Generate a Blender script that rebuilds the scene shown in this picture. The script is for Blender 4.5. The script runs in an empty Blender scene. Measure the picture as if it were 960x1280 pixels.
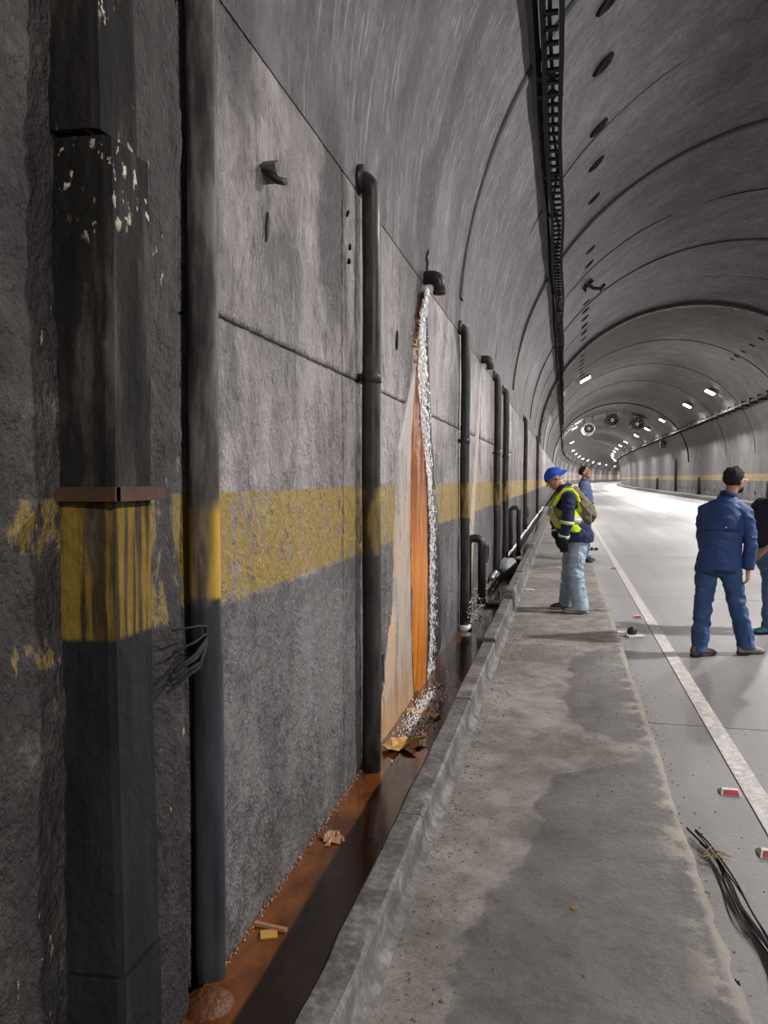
import bpy, bmesh, math, random
import numpy as np
from mathutils import Vector, Matrix, noise as mnoise

random.seed(7)
rng = np.random.RandomState(7)
scene = bpy.context.scene
COL = scene.collection

# ------------------------------------------------------------------ camera, world, exposure
cam_d = bpy.data.cameras.new('camera')
cam_d.sensor_fit = 'VERTICAL'; cam_d.sensor_height = 36.0; cam_d.lens = 27.0
cam_d.clip_start = 0.05; cam_d.clip_end = 1500
cam = bpy.data.objects.new('camera', cam_d); COL.objects.link(cam)
cam.location = (0, 0, 1.5)
cam.rotation_euler = (math.radians(90 - 2.505), 0, math.radians(13.178))
scene.camera = cam

world = bpy.data.worlds.new('world'); scene.world = world
world.use_nodes = True
world.node_tree.nodes['Background'].inputs[0].default_value = (0.5, 0.52, 0.6, 1)
world.node_tree.nodes['Background'].inputs[1].default_value = 0.0

scene.view_settings.view_transform = 'Standard'
scene.view_settings.look = 'None'
scene.view_settings.gamma = 1.0
scene.view_settings.use_curve_mapping = False
scene.view_settings.exposure = 0.66
LAMP_W = 760.0
NEAR_W = 1150.0

# ------------------------------------------------------------------ mesh helpers
def V3(p): return np.array(p, float)

class MB:
    def __init__(s): s.v = []; s.f = []; s.n = 0
    def add(s, verts, faces):
        verts = [tuple(map(float, p)) for p in verts]
        s.v += verts; s.f += [tuple(i + s.n for i in f) for f in faces]; s.n += len(verts); return s
    def box(s, c, d, rot=None, taper=1.0):
        hx, hy, hz = d[0] / 2, d[1] / 2, d[2] / 2
        P = []
        for sz in (-1, 1):
            k = taper if sz > 0 else 1.0
            for sx, sy in ((-1, -1), (1, -1), (1, 1), (-1, 1)):
                p = Vector((sx * hx * k, sy * hy * k, sz * hz))
                if rot is not None: p = rot @ p
                P.append((c[0] + p.x, c[1] + p.y, c[2] + p.z))
        return s.add(P, [(3, 2, 1, 0), (4, 5, 6, 7), (0, 1, 5, 4), (1, 2, 6, 5), (2, 3, 7, 6), (3, 0, 4, 7)])
    def loft(s, rings, n=16, caps=True):
        """rings: (centre, axisA vector, axisB vector)"""
        P = []; F = []
        for c, A, B in rings:
            c, A, B = V3(c), V3(A), V3(B)
            for k in range(n):
                t = 2 * math.pi * k / n
                P.append(c + A * math.cos(t) + B * math.sin(t))
        m = len(rings)
        for i in range(m - 1):
            for k in range(n):
                k2 = (k + 1) % n
                F.append((i * n + k, i * n + k2, (i + 1) * n + k2, (i + 1) * n + k))
        if caps:
            F.append(tuple(range(n))[::-1]); F.append(tuple((m - 1) * n + k for k in range(n)))
        return s.add(P, F)
    def tube(s, pts, r, n=10, caps=True, flat=1.0):
        pts = [V3(p) for p in pts]
        if not hasattr(r, '__len__'): r = [r] * len(pts)
        rings = []; prev = None
        for i, p in enumerate(pts):
            if i == 0: d = pts[1] - p
            elif i == len(pts) - 1: d = p - pts[i - 1]
            else:
                a = p - pts[i - 1]; b = pts[i + 1] - p
                d = a / (np.linalg.norm(a) + 1e-9) + b / (np.linalg.norm(b) + 1e-9)
            d = d / (np.linalg.norm(d) + 1e-9)
            if prev is None:
                ref = V3((0, 0, 1)) if abs(d[2]) < .8 else V3((1, 0, 0))
                a = np.cross(d, ref)
            else: a = prev - d * np.dot(prev, d)
            a /= np.linalg.norm(a) + 1e-9; prev = a
            b = np.cross(d, a)
            rings.append((p, a * r[i], b * r[i] * flat))
        return s.loft(rings, n, caps)
    def ell(s, c, A, B, C, n=16, m=10):
        """ellipsoid with three axis vectors"""
        A, B, C, c = V3(A), V3(B), V3(C), V3(c)
        rings = []
        for i in range(m + 1):
            t = -math.pi / 2 + math.pi * i / m
            k = max(math.cos(t), .02)
            rings.append((c + C * math.sin(t), A * k, B * k))
        return s.loft(rings, n)
    def quadgrid(s, G):
        """G: array (a,b,3)"""
        a, b, _ = G.shape
        F = [(i * b + j, i * b + j + 1, (i + 1) * b + j + 1, (i + 1) * b + j) for i in range(a - 1) for j in range(b - 1)]
        return s.add(G.reshape(-1, 3), F)
    def mesh(s, name):
        me = bpy.data.meshes.new(name); me.from_pydata(s.v, [], s.f); me.update(); return me
    def build(s, name, mat, parent=None, smooth=False, loc=None, fix=True):
        me = s.mesh(name)
        if fix:
            bm = bmesh.new(); bm.from_mesh(me); bmesh.ops.recalc_face_normals(bm, faces=bm.faces); bm.to_mesh(me); bm.free()
        return link_mesh(name, me, mat, parent, smooth, loc)

def wloc(o):
    v = Vector((0, 0, 0))
    while o is not None: v += o.location; o = o.parent
    return v

def link_mesh(name, me, mat, parent=None, smooth=False, loc=None):
    """mesh data arrives in world coordinates"""
    o = bpy.data.objects.new(name, me); COL.objects.link(o)
    org = Vector((0, 0, 0))
    if parent is not None: o.parent = parent; org = wloc(parent)
    if loc is not None: o.location = Vector(loc) - org; org = Vector(loc)
    if org.length > 0: me.transform(Matrix.Translation(-org))
    me.materials.clear(); me.materials.append(mat)
    if smooth: me.shade_smooth()
    return o

def tag(o, label=None, cat=None, group=None, kind=None):
    if label: o['label'] = label
    if cat: o['category'] = cat
    if group: o['group'] = group
    if kind: o['kind'] = kind
    return o
def thing(name, label, cat, loc=(0, 0, 0), group=None):
    o = bpy.data.objects.new(name, None); COL.objects.link(o); o.location = loc
    o.empty_display_size = .1
    return tag(o, label, cat, group)
def copy_tree(o, parent=None):
    c = o.copy(); COL.objects.link(c); c.parent = parent
    for ch in list(o.children): copy_tree(ch, c)
    return c
ORD = ['first', 'second', 'third', 'fourth', 'fifth', 'sixth', 'seventh', 'eighth', 'ninth', 'tenth', 'eleventh', 'twelfth', 'thirteenth',
       'fourteenth', 'fifteenth', 'sixteenth', 'seventeenth', 'eighteenth', 'nineteenth', 'twentieth']
ORD += ['twenty-' + w for w in ORD[:9]] + ['thirtieth'] + ['thirty-' + w for w in ORD[:9]]

# numpy value noise (vectorised)
_T = rng.rand(256, 256)
def vnoise(x, y):
    xi = np.floor(x).astype(int); yi = np.floor(y).astype(int)
    fx = x - xi; fy = y - yi
    fx = fx * fx * (3 - 2 * fx); fy = fy * fy * (3 - 2 * fy)
    g = lambda a, b: _T[a % 256, b % 256]
    return (g(xi, yi) * (1 - fx) + g(xi + 1, yi) * fx) * (1 - fy) + (g(xi, yi + 1) * (1 - fx) + g(xi + 1, yi + 1) * fx) * fy - .5
def fbm(x, y, o=4):
    r = 0; a = 1.
    for _ in range(o): r = r + a * vnoise(x, y); x = x * 2.03 + 11.3; y = y * 2.03 + 5.7; a *= .5
    return r

# ------------------------------------------------------------------ material helpers
class G:
    def __init__(s, name):
        s.m = bpy.data.materials.new(name); s.m.use_nodes = True
        s.t = s.m.node_tree; s.b = s.t.nodes['Principled BSDF']
    def nd(s, typ, **kw):
        n = s.t.nodes.new(typ)
        for k, v in kw.items(): setattr(n, k, v)
        return n
    def set(s, sock, val):
        if isinstance(val, bpy.types.NodeSocket): s.t.links.new(val, sock)
        elif isinstance(val, (tuple, list)) and len(val) == 3 and sock.type == 'RGBA': sock.default_value = (*val, 1)
        else: sock.default_value = val
    def pos(s): return s.nd('ShaderNodeNewGeometry').outputs['Position']
    def obj(s): return s.nd('ShaderNodeTexCoord').outputs['Object']
    def sep(s, v):
        n = s.nd('ShaderNodeSeparateXYZ'); s.set(n.inputs[0], v); return n.outputs
    def scale(s, v, k, off=(0, 0, 0)):
        n = s.nd('ShaderNodeMapping'); s.set(n.inputs[0], v); n.inputs['Scale'].default_value = k; n.inputs['Location'].default_value = off; return n.outputs[0]
    def noise(s, v, sc, det=4, rough=.55, dist=0):
        n = s.nd('ShaderNodeTexNoise'); s.set(n.inputs['Vector'], v); n.inputs['Scale'].default_value = sc
        n.inputs['Detail'].default_value = det; n.inputs['Roughness'].default_value = rough; n.inputs['Distortion'].default_value = dist
        return n.outputs['Fac']
    def vor(s, v, sc, feat='F1'):
        n = s.nd('ShaderNodeTexVoronoi', feature=feat); s.set(n.inputs['Vector'], v); n.inputs['Scale'].default_value = sc; return n.outputs['Distance']
    def ma(s, op, a, b=0., c=None, clamp=False):
        n = s.nd('ShaderNodeMath', operation=op, use_clamp=clamp); s.set(n.inputs[0], a); s.set(n.inputs[1], b)
        if c is not None: s.set(n.inputs[2], c)
        return n.outputs[0]
    def mr(s, v, a, b, c=0., d=1., smooth=True):
        n = s.nd('ShaderNodeMapRange', interpolation_type='SMOOTHSTEP' if smooth else 'LINEAR'); s.set(n.inputs[0], v)
        for i, q in enumerate((a, b, c, d)): s.set(n.inputs[i + 1], q)
        return n.outputs[0]
    def ramp(s, f, stops):
        n = s.nd('ShaderNodeValToRGB'); s.set(n.inputs[0], f); r = n.color_ramp
        while len(r.elements) < len(stops): r.elements.new(.5)
        for e, (p, c) in zip(r.elements, stops):
            e.position = p; e.color = (*c, 1) if hasattr(c, '__len__') else (c, c, c, 1)
        return n.outputs[0]
    def mix(s, f, a, b, mode='MIX'):
        n = s.nd('ShaderNodeMix', data_type='RGBA', blend_type=mode, clamp_factor=True); s.set(n.inputs[0], f); s.set(n.inputs[6], a); s.set(n.inputs[7], b); return n.outputs[2]
    def bump(s, h, st=.5, d=.01, nrm=None):
        n = s.nd('ShaderNodeBump'); n.inputs['Strength'].default_value = st; n.inputs['Distance'].default_value = d; s.set(n.inputs['Height'], h)
        if nrm is not None: s.set(n.inputs['Normal'], nrm)
        return n.outputs[0]
    def done(s, col=None, rough=.6, metal=0., normal=None, spec=None, **kw):
        if col is not None: s.set(s.b.inputs['Base Color'], col)
        s.set(s.b.inputs['Roughness'], rough); s.set(s.b.inputs['Metallic'], metal)
        if normal is not None: s.set(s.b.inputs['Normal'], normal)
        if spec is not None: s.set(s.b.inputs['Specular IOR Level'], spec)
        for k, v in kw.items(): s.set(s.b.inputs[k.replace('_', ' ')], v)
        return s.m

def simple(name, col, rough=.6, metal=0., var=.25, sc=12., bump=.0, bsc=None, bd=.004):
    g = G(name); p = g.obj()
    n = g.noise(p, sc, 4)
    c = g.mix(n, tuple(x * (1 - var) for x in col), tuple(min(1, x * (1 + var)) for x in col))
    nr = g.bump(g.noise(p, bsc or sc * 3, 4), bump, bd) if bump else None
    return g.done(c, rough, metal, nr)

def concrete(name, stripe=None, near=False, vault=False, plumes=(), far=False):
    g = G(name); p = g.pos(); X, Y, Z = g.sep(p)
    big = g.noise(p, .8, 6, .62)
    mid = g.noise(g.scale(p, (1, 1, .6)), 4.5, 6, .65, .4)
    streak = g.noise(g.scale(p, (3.0, 3.0, .5)), 2.2, 6, .62, .8)
    fine = g.noise(g.scale(p, (1, 1, .6)), 30, 5, .7)
    f = g.ma('ADD', g.ma('MULTIPLY', big, .35), g.ma('MULTIPLY', mid, .30))
    f = g.ma('ADD', f, g.ma('ADD', g.ma('MULTIPLY', fine, .20), g.ma('MULTIPLY', streak, .15)))
    if vault: f = g.ma('ADD', f, g.ma('MULTIPLY', g.ma('SUBTRACT', g.noise(p, 11, 6, .75), .5), .35))
    if vault:
        col = g.ramp(f, [(.42, (.054, .051, .056)), (.5, (.102, .097, .104)), (.58, (.165, .157, .166))])
        s1 = g.mr(g.noise(g.scale(p, (.5, .9, .5)), 1.1, 6, .65, .5), .5, .66)
        col = g.mix(g.ma('MULTIPLY', s1, .5), col, (.055, .052, .057))
        lime = g.mr(g.noise(g.scale(p, (4, 7, .45)), 2.6, 8, .75, .2), .54, .62, 0, .7)
        col = g.mix(g.ma('MULTIPLY', lime, g.mr(Z, 7.0, 4.5)), col, (.33, .315, .31))
    elif far:
        col = g.ramp(f, [(.40, (.088, .082, .080)), (.5, (.135, .128, .125)), (.60, (.19, .181, .177))])
    else:
        col = g.ramp(f, [(.42, (.14, .126, .129)), (.5, (.30, .276, .279)), (.58, (.46, .428, .428))])
    runs = g.noise(g.scale(p, (5, 5, .22)), 1.6, 7, .72, .8)
    col = g.mix(g.mr(runs, .56, .70, 0, .3 if far else .7), col, (.04, .037, .038))
    if near or (not vault and not far):
        blot = g.noise(g.scale(p, (1.5, 1.5, .8)), 1.9, 8, .72, .7)
        col = g.mix(g.mr(blot, .50, .62, 0, .62), col, (.05, .046, .047))
    rough = g.mr(fine, .35, .65, .30, .55) if near else g.mr(fine, .35, .65, .62, .8) if far else g.mr(fine, .35, .65, .45, .65)
    if stripe:
        z0, z1 = stripe
        lowm = g.mr(g.ma('ADD', Z, g.ma('MULTIPLY', g.ma('SUBTRACT', big, .5), .08)), z0 + .02, z0 - .02)
        lowc = g.ramp(f, [(.43, (.055, .053, .056)), (.5, (.115, .110, .114)), (.57, (.185, .176, .178))])
        col = g.mix(g.ma('MULTIPLY', lowm, .92), col, lowc)
        wz = g.ma('ADD', Z, g.ma('MULTIPLY', g.ma('SUBTRACT', streak, .5), .04))
        m = g.ma('MULTIPLY', g.mr(wz, z0 - .012, z0 + .012), g.mr(Z, z1 + .006, z1 - .006))
        wear = g.mr(g.ma('ADD', g.ma('MULTIPLY', fine, .6), g.ma('MULTIPLY', mid, .6)), .48, .61)
        if near:
            # paint mostly gone on the oldest bay, thin along the pipes
            thin = g.mr(g.ma('ADD', mid, g.ma('MULTIPLY', g.ma('SUBTRACT', streak, .5), .8)), .50, .56)
            wear = g.ma('MULTIPLY', wear, g.mr(Y, 2.18, 2.3, thin, 1.0))
        m = g.ma('MULTIPLY', m, wear)
        ycol = g.mix(fine, (.27, .175, .03), (.46, .32, .07)) if near else g.mix(fine, (.26, .19, .065), (.36, .28, .12)) if far else g.mix(fine, (.42, .30, .09), (.55, .42, .16))
        col = g.mix(m, col, ycol)
    if near:
        jag = g.ma('MULTIPLY', g.ma('SUBTRACT', streak, .5), .3)
        s = g.mr(g.ma('ADD', Y, jag), 2.33, 2.05, 0, 1)
        dirt = g.ramp(f, [(.42, (.008, .007, .0066)), (.50, (.019, .0165, .0155)), (.55, (.045, .041, .038)), (.59, (.14, .132, .128))])
        keep = g.ma('MULTIPLY', s, g.mr(g.ma('MULTIPLY', m, 1.0), 0, 1, .9, .35))
        col = g.mix(keep, col, dirt)
    for (cy, cz, ry, rz, k) in plumes:
            dy = g.ma('DIVIDE', g.ma('SUBTRACT', Y, cy), ry); dz = g.ma('DIVIDE', g.ma('SUBTRACT', Z, cz), rz)
            d = g.ma('ADD', g.ma('MULTIPLY', dy, dy), g.ma('MULTIPLY', dz, dz))
            d = g.ma('ADD', d, g.ma('MULTIPLY', g.ma('SUBTRACT', mid, .5), 1.8))
            col = g.mix(g.mr(d, 1.2, .2, 0, k), col, (.035, .032, .034))
    if near:
        pl = g.noise(g.scale(p, (2, 2, 1.1)), 1.5, 5, .6)
        pale = g.ma('MULTIPLY', g.mr(pl, .57, .63, 0, .6), g.mr(Z, 1.0, .9))
        col = g.mix(g.ma('MULTIPLY', pale, g.mr(Y, 2.1, 2.4)), col, (.25, .25, .265))
        sp = g.ma('MULTIPLY', g.mr(g.noise(g.scale(p, (1, 1, .5)), 44, 3), .64, .70), g.mr(g.noise(p, 3.0, 2), .54, .62))
        col = g.mix(g.ma('MULTIPLY', sp, g.mr(Y, 2.3, 2.0)), col, (.45, .43, .38))
    relief = g.noise(g.scale(p, (1, 1, .6)), 20, 6, .65)
    h = g.ma('ADD', g.ma('MULTIPLY', relief, .8), g.ma('MULTIPLY', g.noise(g.scale(p, (1, 1, .7)), 75, 3, .6), .35))
    nr = g.bump(h, 1.0 if near else .8, .05 if near else .04)
    if near: rough = g.ma('ADD', rough, g.ma('MULTIPLY', s, .3), None, True)
    return g.done(col, rough, 0, nr, .5 if near else .4)

def pipe_mat(name, stripe=None):
    g = G(name); p = g.pos(); X, Y, Z = g.sep(p)
    n = g.noise(g.scale(p, (1, 1, .3)), 14, 5)
    col = g.ramp(n, [(.35, (.012, .011, .011)), (.6, (.035, .032, .031)), (.75, (.085, .07, .06))])
    if stripe:
        m = g.ma('MULTIPLY', g.mr(Z, stripe[0] - .01, stripe[0] + .01), g.mr(Z, stripe[1] + .01, stripe[1] - .01))
        m = g.ma('MULTIPLY', m, g.mr(n, .42, .60, .05, .7))
        col = g.mix(m, col, (.26, .17, .03))
    return g.done(col, g.mr(n, .3, .7, .35, .6), 0, g.bump(n, .3, .006))

M = {}
PLUMES = ((3.62, 2.75, .30, .62, .9), (6.0, 3.45, .34, .8, .9), (2.5, 3.5, .30, .9, .75), (8.1, 3.2, .25, .6, .7), (5.5, 2.6, .45, .7, .6), (6.25, 4.5, .22, 1.2, .7), (7.3, 3.9, .22, .9, .6), (5.0, 4.6, .25, 1.1, .55), (3.1, 4.2, .3, .8, .5))
M['wall_near'] = concrete('sooty_wall_concrete', (1.085, 1.455), True, False, PLUMES)
M['wall_far'] = concrete('tunnel_wall_concrete', (1.07, 1.45))
M['wall_right'] = concrete('right_wall_concrete', (1.36, 1.78), False, False, (), True)
M['vault'] = concrete('vault_concrete', None, False, True)
M['vault_far'] = concrete('far_vault_concrete', None, False, False, (), True)
M['vault_near'] = concrete('haunch_concrete', None, False, True, PLUMES)
M['pipe'] = pipe_mat('black_painted_pipe', (1.08, 1.45))
M['pipe_plain'] = pipe_mat('black_plain_pipe')
M['black'] = simple('sooty_black_metal', (.018, .018, .02), .55, .2, .4)
M['rail'] = simple('dark_tray_metal', (.014, .014, .017), .8, 0, .4)
M['bluegrey'] = simple('blue_grey_tray_cover', (.03, .03, .035), .5, .2, .3)
M['rust'] = simple('rusty_steel', (.075, .034, .022), .85, .1, .6, 22, .5)
M['cable'] = simple('black_cable_rubber', (.012, .012, .013), .85)
M['galv'] = simple('galvanised_steel', (.42, .42, .43), .35, .7, .15)
M['darkgalv'] = simple('dark_fan_metal', (.05, .05, .055), .5, .5, .2)
M['white_metal'] = simple('white_fan_metal', (.7, .7, .7), .4)
M['skin'] = simple('skin', (.42, .22, .145), .5, 0, .12, 30)
M['skin_dark'] = simple('tan_skin', (.36, .185, .12), .5, 0, .12, 30)

def walkway_mat():
    g = G('walkway_concrete'); p = g.pos(); X, Y, Z = g.sep(p)
    big = g.noise(p, 1.3, 6, .6); fine = g.noise(p, 30, 5, .7); mid = g.noise(p, 6, 5, .6)
    f = g.ma('ADD', g.ma('MULTIPLY', big, .45), g.ma('ADD', g.ma('MULTIPLY', mid, .35), g.ma('MULTIPLY', fine, .2)))
    sp = g.noise(p, 140, 2, .6)
    f = g.ma('ADD', f, g.ma('MULTIPLY', g.ma('SUBTRACT', sp, .5), .22))
    dry = g.ramp(f, [(.42, (.13, .118, .105)), (.5, (.205, .19, .172)), (.58, (.29, .275, .25))])
    # damp area: its outline wanders across the slab along the walkway
    bnd = g.ramp(g.mr(Y, 1.5, 8.5, 0, 1, False), [(0, .16), (.14, .22), (.22, .36), (.345, .46), (.372, .78), (.42, .9), (.46, .62), (.55, .52), (.72, .60), (.86, 1.)])
    n = g.nd('ShaderNodeRGBToBW'); g.set(n.inputs[0], bnd)
    edge = g.ma('SUBTRACT', g.ma('MULTIPLY', n.outputs[0], 1.05), .53)
    wob = g.ma('ADD', X, g.ma('MULTIPLY', g.ma('SUBTRACT', g.noise(p, 3.5, 4, .5), .5), .45))
    wet = g.mr(g.ma('SUBTRACT', wob, edge), -.012, .022)
    damp = g.ramp(f, [(.42, (.085, .078, .074)), (.5, (.115, .106, .101)), (.58, (.15, .138, .132))])
    col = g.mix(g.ma('MULTIPLY', wet, .9), dry, damp)
    pale_edge = g.ma('MAXIMUM', g.ma('MULTIPLY', g.mr(X, .36, .5), g.mr(mid, .5, .60)), g.ma('MULTIPLY', g.mr(g.ma('ADD', X, g.ma('MULTIPLY', g.ma('SUBTRACT', mid, .5), .10)), .47, .505), .8))  # paler patches towards the road-side edge
    col = g.mix(g.ma('MULTIPLY', pale_edge, .75), col, (.36, .33, .26))
    grit = g.ma('MULTIPLY', g.mr(X, -.15, -.45), g.mr(g.noise(p, 60, 3), .58, .66))
    col = g.mix(g.ma('MULTIPLY', grit, .7), col, (.10, .085, .065))
    return g.done(col, g.mr(wet, 0, 1, .75, .5), 0, g.bump(g.ma('ADD', fine, g.ma('MULTIPLY', mid, .6)), .35, .008))
M['walk'] = walkway_mat()

def road_mat():
    g = G('road_concrete'); p = g.pos(); X, Y, Z = g.sep(p)
    big = g.noise(p, .6, 6, .6); fine = g.noise(p, 45, 4, .7)
    track = g.noise(g.scale(p, (1.6, .05, 1)), 1.2, 4)
    f = g.ma('ADD', g.ma('MULTIPLY', big, .5), g.ma('ADD', g.ma('MULTIPLY', track, .35), g.ma('MULTIPLY', fine, .15)))
    f = g.ma('ADD', f, g.ma('MULTIPLY', g.ma('SUBTRACT', g.noise(p, 150, 2, .6), .5), .2))
    col = g.ramp(f, [(.42, (.16, .153, .153)), (.5, (.205, .198, .198)), (.58, (.26, .252, .252))])
    spots = g.mr(g.noise(p, 9, 3), .68, .72)
    col = g.mix(g.ma('MULTIPLY', spots, .5), col, (.10, .095, .09))
    return g.done(col, g.mr(big, .3, .7, .42, .6), 0, g.bump(fine, .25, .005))
M['road'] = road_mat()

def paint_mat():
    g = G('white_road_paint'); p = g.pos()
    n = g.noise(p, 25, 5, .7); b = g.noise(p, 2, 4)
    col = g.mix(g.mr(n, .40, .62), (.38, .36, .34), (.62, .60, .57)); col = g.mix(g.mr(b, .4, .7, 0, .4), col, (.42, .40, .38))
    return g.done(col, .6, 0, g.bump(n, .2, .003))
M['paint'] = paint_mat()

def kerb_mat():
    g = G('kerb_concrete'); p = g.pos(); X, Y, Z = g.sep(p)
    n = g.noise(p, 5, 6, .65); f = g.noise(p, 32, 4)
    col = g.ramp(g.ma('ADD', g.ma('MULTIPLY', n, .7), g.ma('MULTIPLY', f, .3)), [(.40, (.055, .053, .052)), (.5, (.105, .10, .098)), (.60, (.20, .192, .182))])
    return g.done(col, .7, 0, g.bump(g.ma('ADD', n, f), .5, .012))
M['kerb'] = kerb_mat()

def water_mat():
    g = G('rusty_gutter_water'); p = g.pos(); X, Y, Z = g.sep(p)
    n = g.noise(g.scale(p, (2, 1, 1)), 3, 5, .6); r = g.noise(g.scale(p, (1, .5, 1)), 22, 4)
    col = g.ramp(n, [(.36, (.07, .021, .005)), (.5, (.145, .046, .010)), (.64, (.22, .075, .018))])
    dark = g.mr(Y, 3.6, 5.4, 0, .72)
    col = g.mix(dark, col, (.045, .024, .014))
    return g.done(col, .12, 0, g.bump(r, .12, .01), .5)
M['water'] = water_mat()

def rustcrust_mat():
    g = G('orange_rust_deposit'); p = g.pos(); X, Y, Z = g.sep(p)
    s = g.noise(g.scale(p, (1, 7, .35)), 4, 7, .7, .6); f = g.noise(g.scale(p, (1, 1, .5)), 40, 4)
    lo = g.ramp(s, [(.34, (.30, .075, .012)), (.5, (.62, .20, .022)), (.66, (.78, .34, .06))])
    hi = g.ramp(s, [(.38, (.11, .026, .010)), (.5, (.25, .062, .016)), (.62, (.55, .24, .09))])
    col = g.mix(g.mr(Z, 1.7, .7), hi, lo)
    return g.done(col, .32, 0, g.bump(g.ma('ADD', s, f), .5, .015))
def pale_mat():
    g = G('pale_lime_deposit'); p = g.pos(); X, Y, Z = g.sep(p)
    s = g.noise(g.scale(p, (1, 3.0, .55)), 3, 6, .65, 1.0); f = g.noise(p, 30, 4)
    col = g.ramp(g.ma('ADD', g.ma('MULTIPLY', s, .8), g.ma('MULTIPLY', f, .2)), [(.38, (.20, .18, .17)), (.48, (.40, .355, .32)), (.54, (.50, .40, .31)), (.62, (.56, .34, .18))])
    col = g.mix(g.mr(Z, 1.1, 2.0, 0, .75), col, g.mix(f, (.25, .235, .228), (.42, .40, .385)))
    edge = g.ma('ADD', Z, g.ma('MULTIPLY', s, .5))
    col = g.mix(g.mr(edge, .6, .1, 0, .75), col, g.mix(f, (.34, .17, .06), (.52, .30, .12)))
    return g.done(col, .5, 0, g.bump(g.ma('ADD', s, f), .5, .012))
def spray_mat():
    g = G('white_water_spray'); p = g.pos()
    n = g.noise(g.scale(p, (1, 1, .6)), 55, 3, .7)
    return g.done(g.ramp(n, [(.35, (.62, .62, .64)), (.5, (.92, .92, .93))]), .18, 0, g.bump(n, .5, .005), .8)
M['crust'] = rustcrust_mat(); M['pale'] = pale_mat(); M['spray'] = spray_mat()

def wetstreak_mat():
    g = G('wet_dark_film'); p = g.pos()
    n = g.noise(g.scale(p, (1, 1, .5)), 45, 4, .7)
    return g.done(g.ramp(n, [(.4, (.02, .02, .022)), (.65, (.12, .12, .13))]), .07, 0, g.bump(n, 1., .02), .9)
M['wetfilm'] = wetstreak_mat()

g = G('lamp_lens'); M['lens'] = g.done((1, 1, 1), .3, 0, None, None, Emission_Color=(1., .97, .92), Emission_Strength=55.0)

def cloth(name, col, var=.25, sc=9, fade=None, rough=.85):
    g = G(name); p = g.obj()
    n = g.noise(p, sc, 5); w = g.noise(p, 160, 2)
    c = g.mix(n, tuple(x * (1 - var) for x in col), tuple(min(1, x * (1 + var)) for x in col))
    if fade: c = g.mix(g.mr(g.noise(p, 5, 3), .48, .66, 0, .6), c, fade)
    return g.done(c, rough, 0, g.bump(g.ma('ADD', n, g.ma('MULTIPLY', w, .3)), .5, .012))
M['jacket'] = cloth('blue_jacket_cloth', (.018, .055, .20), .3, 6, None, .6)
M['jeans'] = cloth('dark_blue_denim', (.03, .075, .19), .3, 7, (.06, .12, .25))
M['jeans_light'] = cloth('light_blue_denim', (.31, .40, .52), .25, 7, (.46, .54, .64))
M['jeans_mid'] = cloth('mid_blue_denim', (.07, .125, .22), .3, 7, (.14, .20, .30))
M['navy'] = cloth('navy_cloth', (.010, .014, .040), .3)
M['navy_shirt'] = cloth('navy_shirt_cloth', (.012, .022, .075), .3)
M['tee'] = cloth('charcoal_navy_tee', (.012, .015, .026), .3)
M['polo'] = cloth('blue_grey_polo', (.10, .13, .25), .2)
M['glove'] = cloth('black_glove_cloth', (.008, .008, .010), .3)
M['vest'] = cloth('fluorescent_yellow_mesh', (.62, .80, .02), .15, 12)
M['silver'] = simple('silver_reflective_tape', (.52, .52, .50), .35, .0, .1)
M['lime'] = simple('lime_reflective_tape', (.62, .74, .35), .4, .0, .1)
M['pack'] = cloth('olive_khaki_canvas', (.17, .14, .095), .3, 8)
M['cap'] = cloth('royal_blue_cap_cloth', (.012, .075, .50), .2)
M['hair'] = simple('dark_brown_hair', (.012, .008, .007), .85, 0, .5, 60, .9)
M['greyhair'] = simple('grey_hair', (.38, .37, .36), .6, 0, .4, 60, .5)
M['brown_shoe'] = simple('brown_hiking_leather', (.12, .095, .07), .7, 0, .3, 20, .3)
M['beige_shoe'] = simple('beige_suede', (.30, .26, .21), .8, 0, .25, 20, .3)
M['dark_shoe'] = simple('dark_shoe_leather', (.025, .02, .018), .5, 0, .3)  # also darkens the vest man's far shoe in place of shade
M['teal_shoe'] = simple('teal_shoe_mesh', (.03, .22, .26), .7, 0, .2)
M['sole'] = simple('dark_rubber_sole', (.03, .03, .03), .7)
M['eye'] = simple('dark_eye', (.02, .012, .01), .2)
M['lip'] = simple('lip', (.30, .11, .09), .5)
M['glasses'] = simple('white_glasses_frame', (.75, .75, .75), .3)

# ------------------------------------------------------------------ tunnel frame: straight, then a wide bend to the right
S0, RB = 112.0, 1500.0
def PT(s, x, z):
    if s <= S0: return (x, s, z)
    a = (s - S0) / RB
    return (RB - (RB - x) * math.cos(a), S0 + (RB - x) * math.sin(a), z)
XC, ZC, AX, BZ = 5.1, 3.05, 6.2, 5.6
def prof(t, off=0.0):           # t 0 (left springing) .. 1 (right springing)
    a = math.pi * (1 - t)
    return XC + (AX + off) * math.cos(a), ZC + (BZ + off) * math.sin(a)
def vault_z(x): return ZC + BZ * math.sqrt(max(0, 1 - ((x - XC) / AX) ** 2))

def struct(o): o['kind'] = 'structure'; return o
def struct_root(name, loc=(0, 0, 0)):
    o = bpy.data.objects.new(name, None); COL.objects.link(o); o.location = loc; return struct(o)

JOINTS = [8.2 + 8.5 * k for k in range(-4, 66)]
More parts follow.
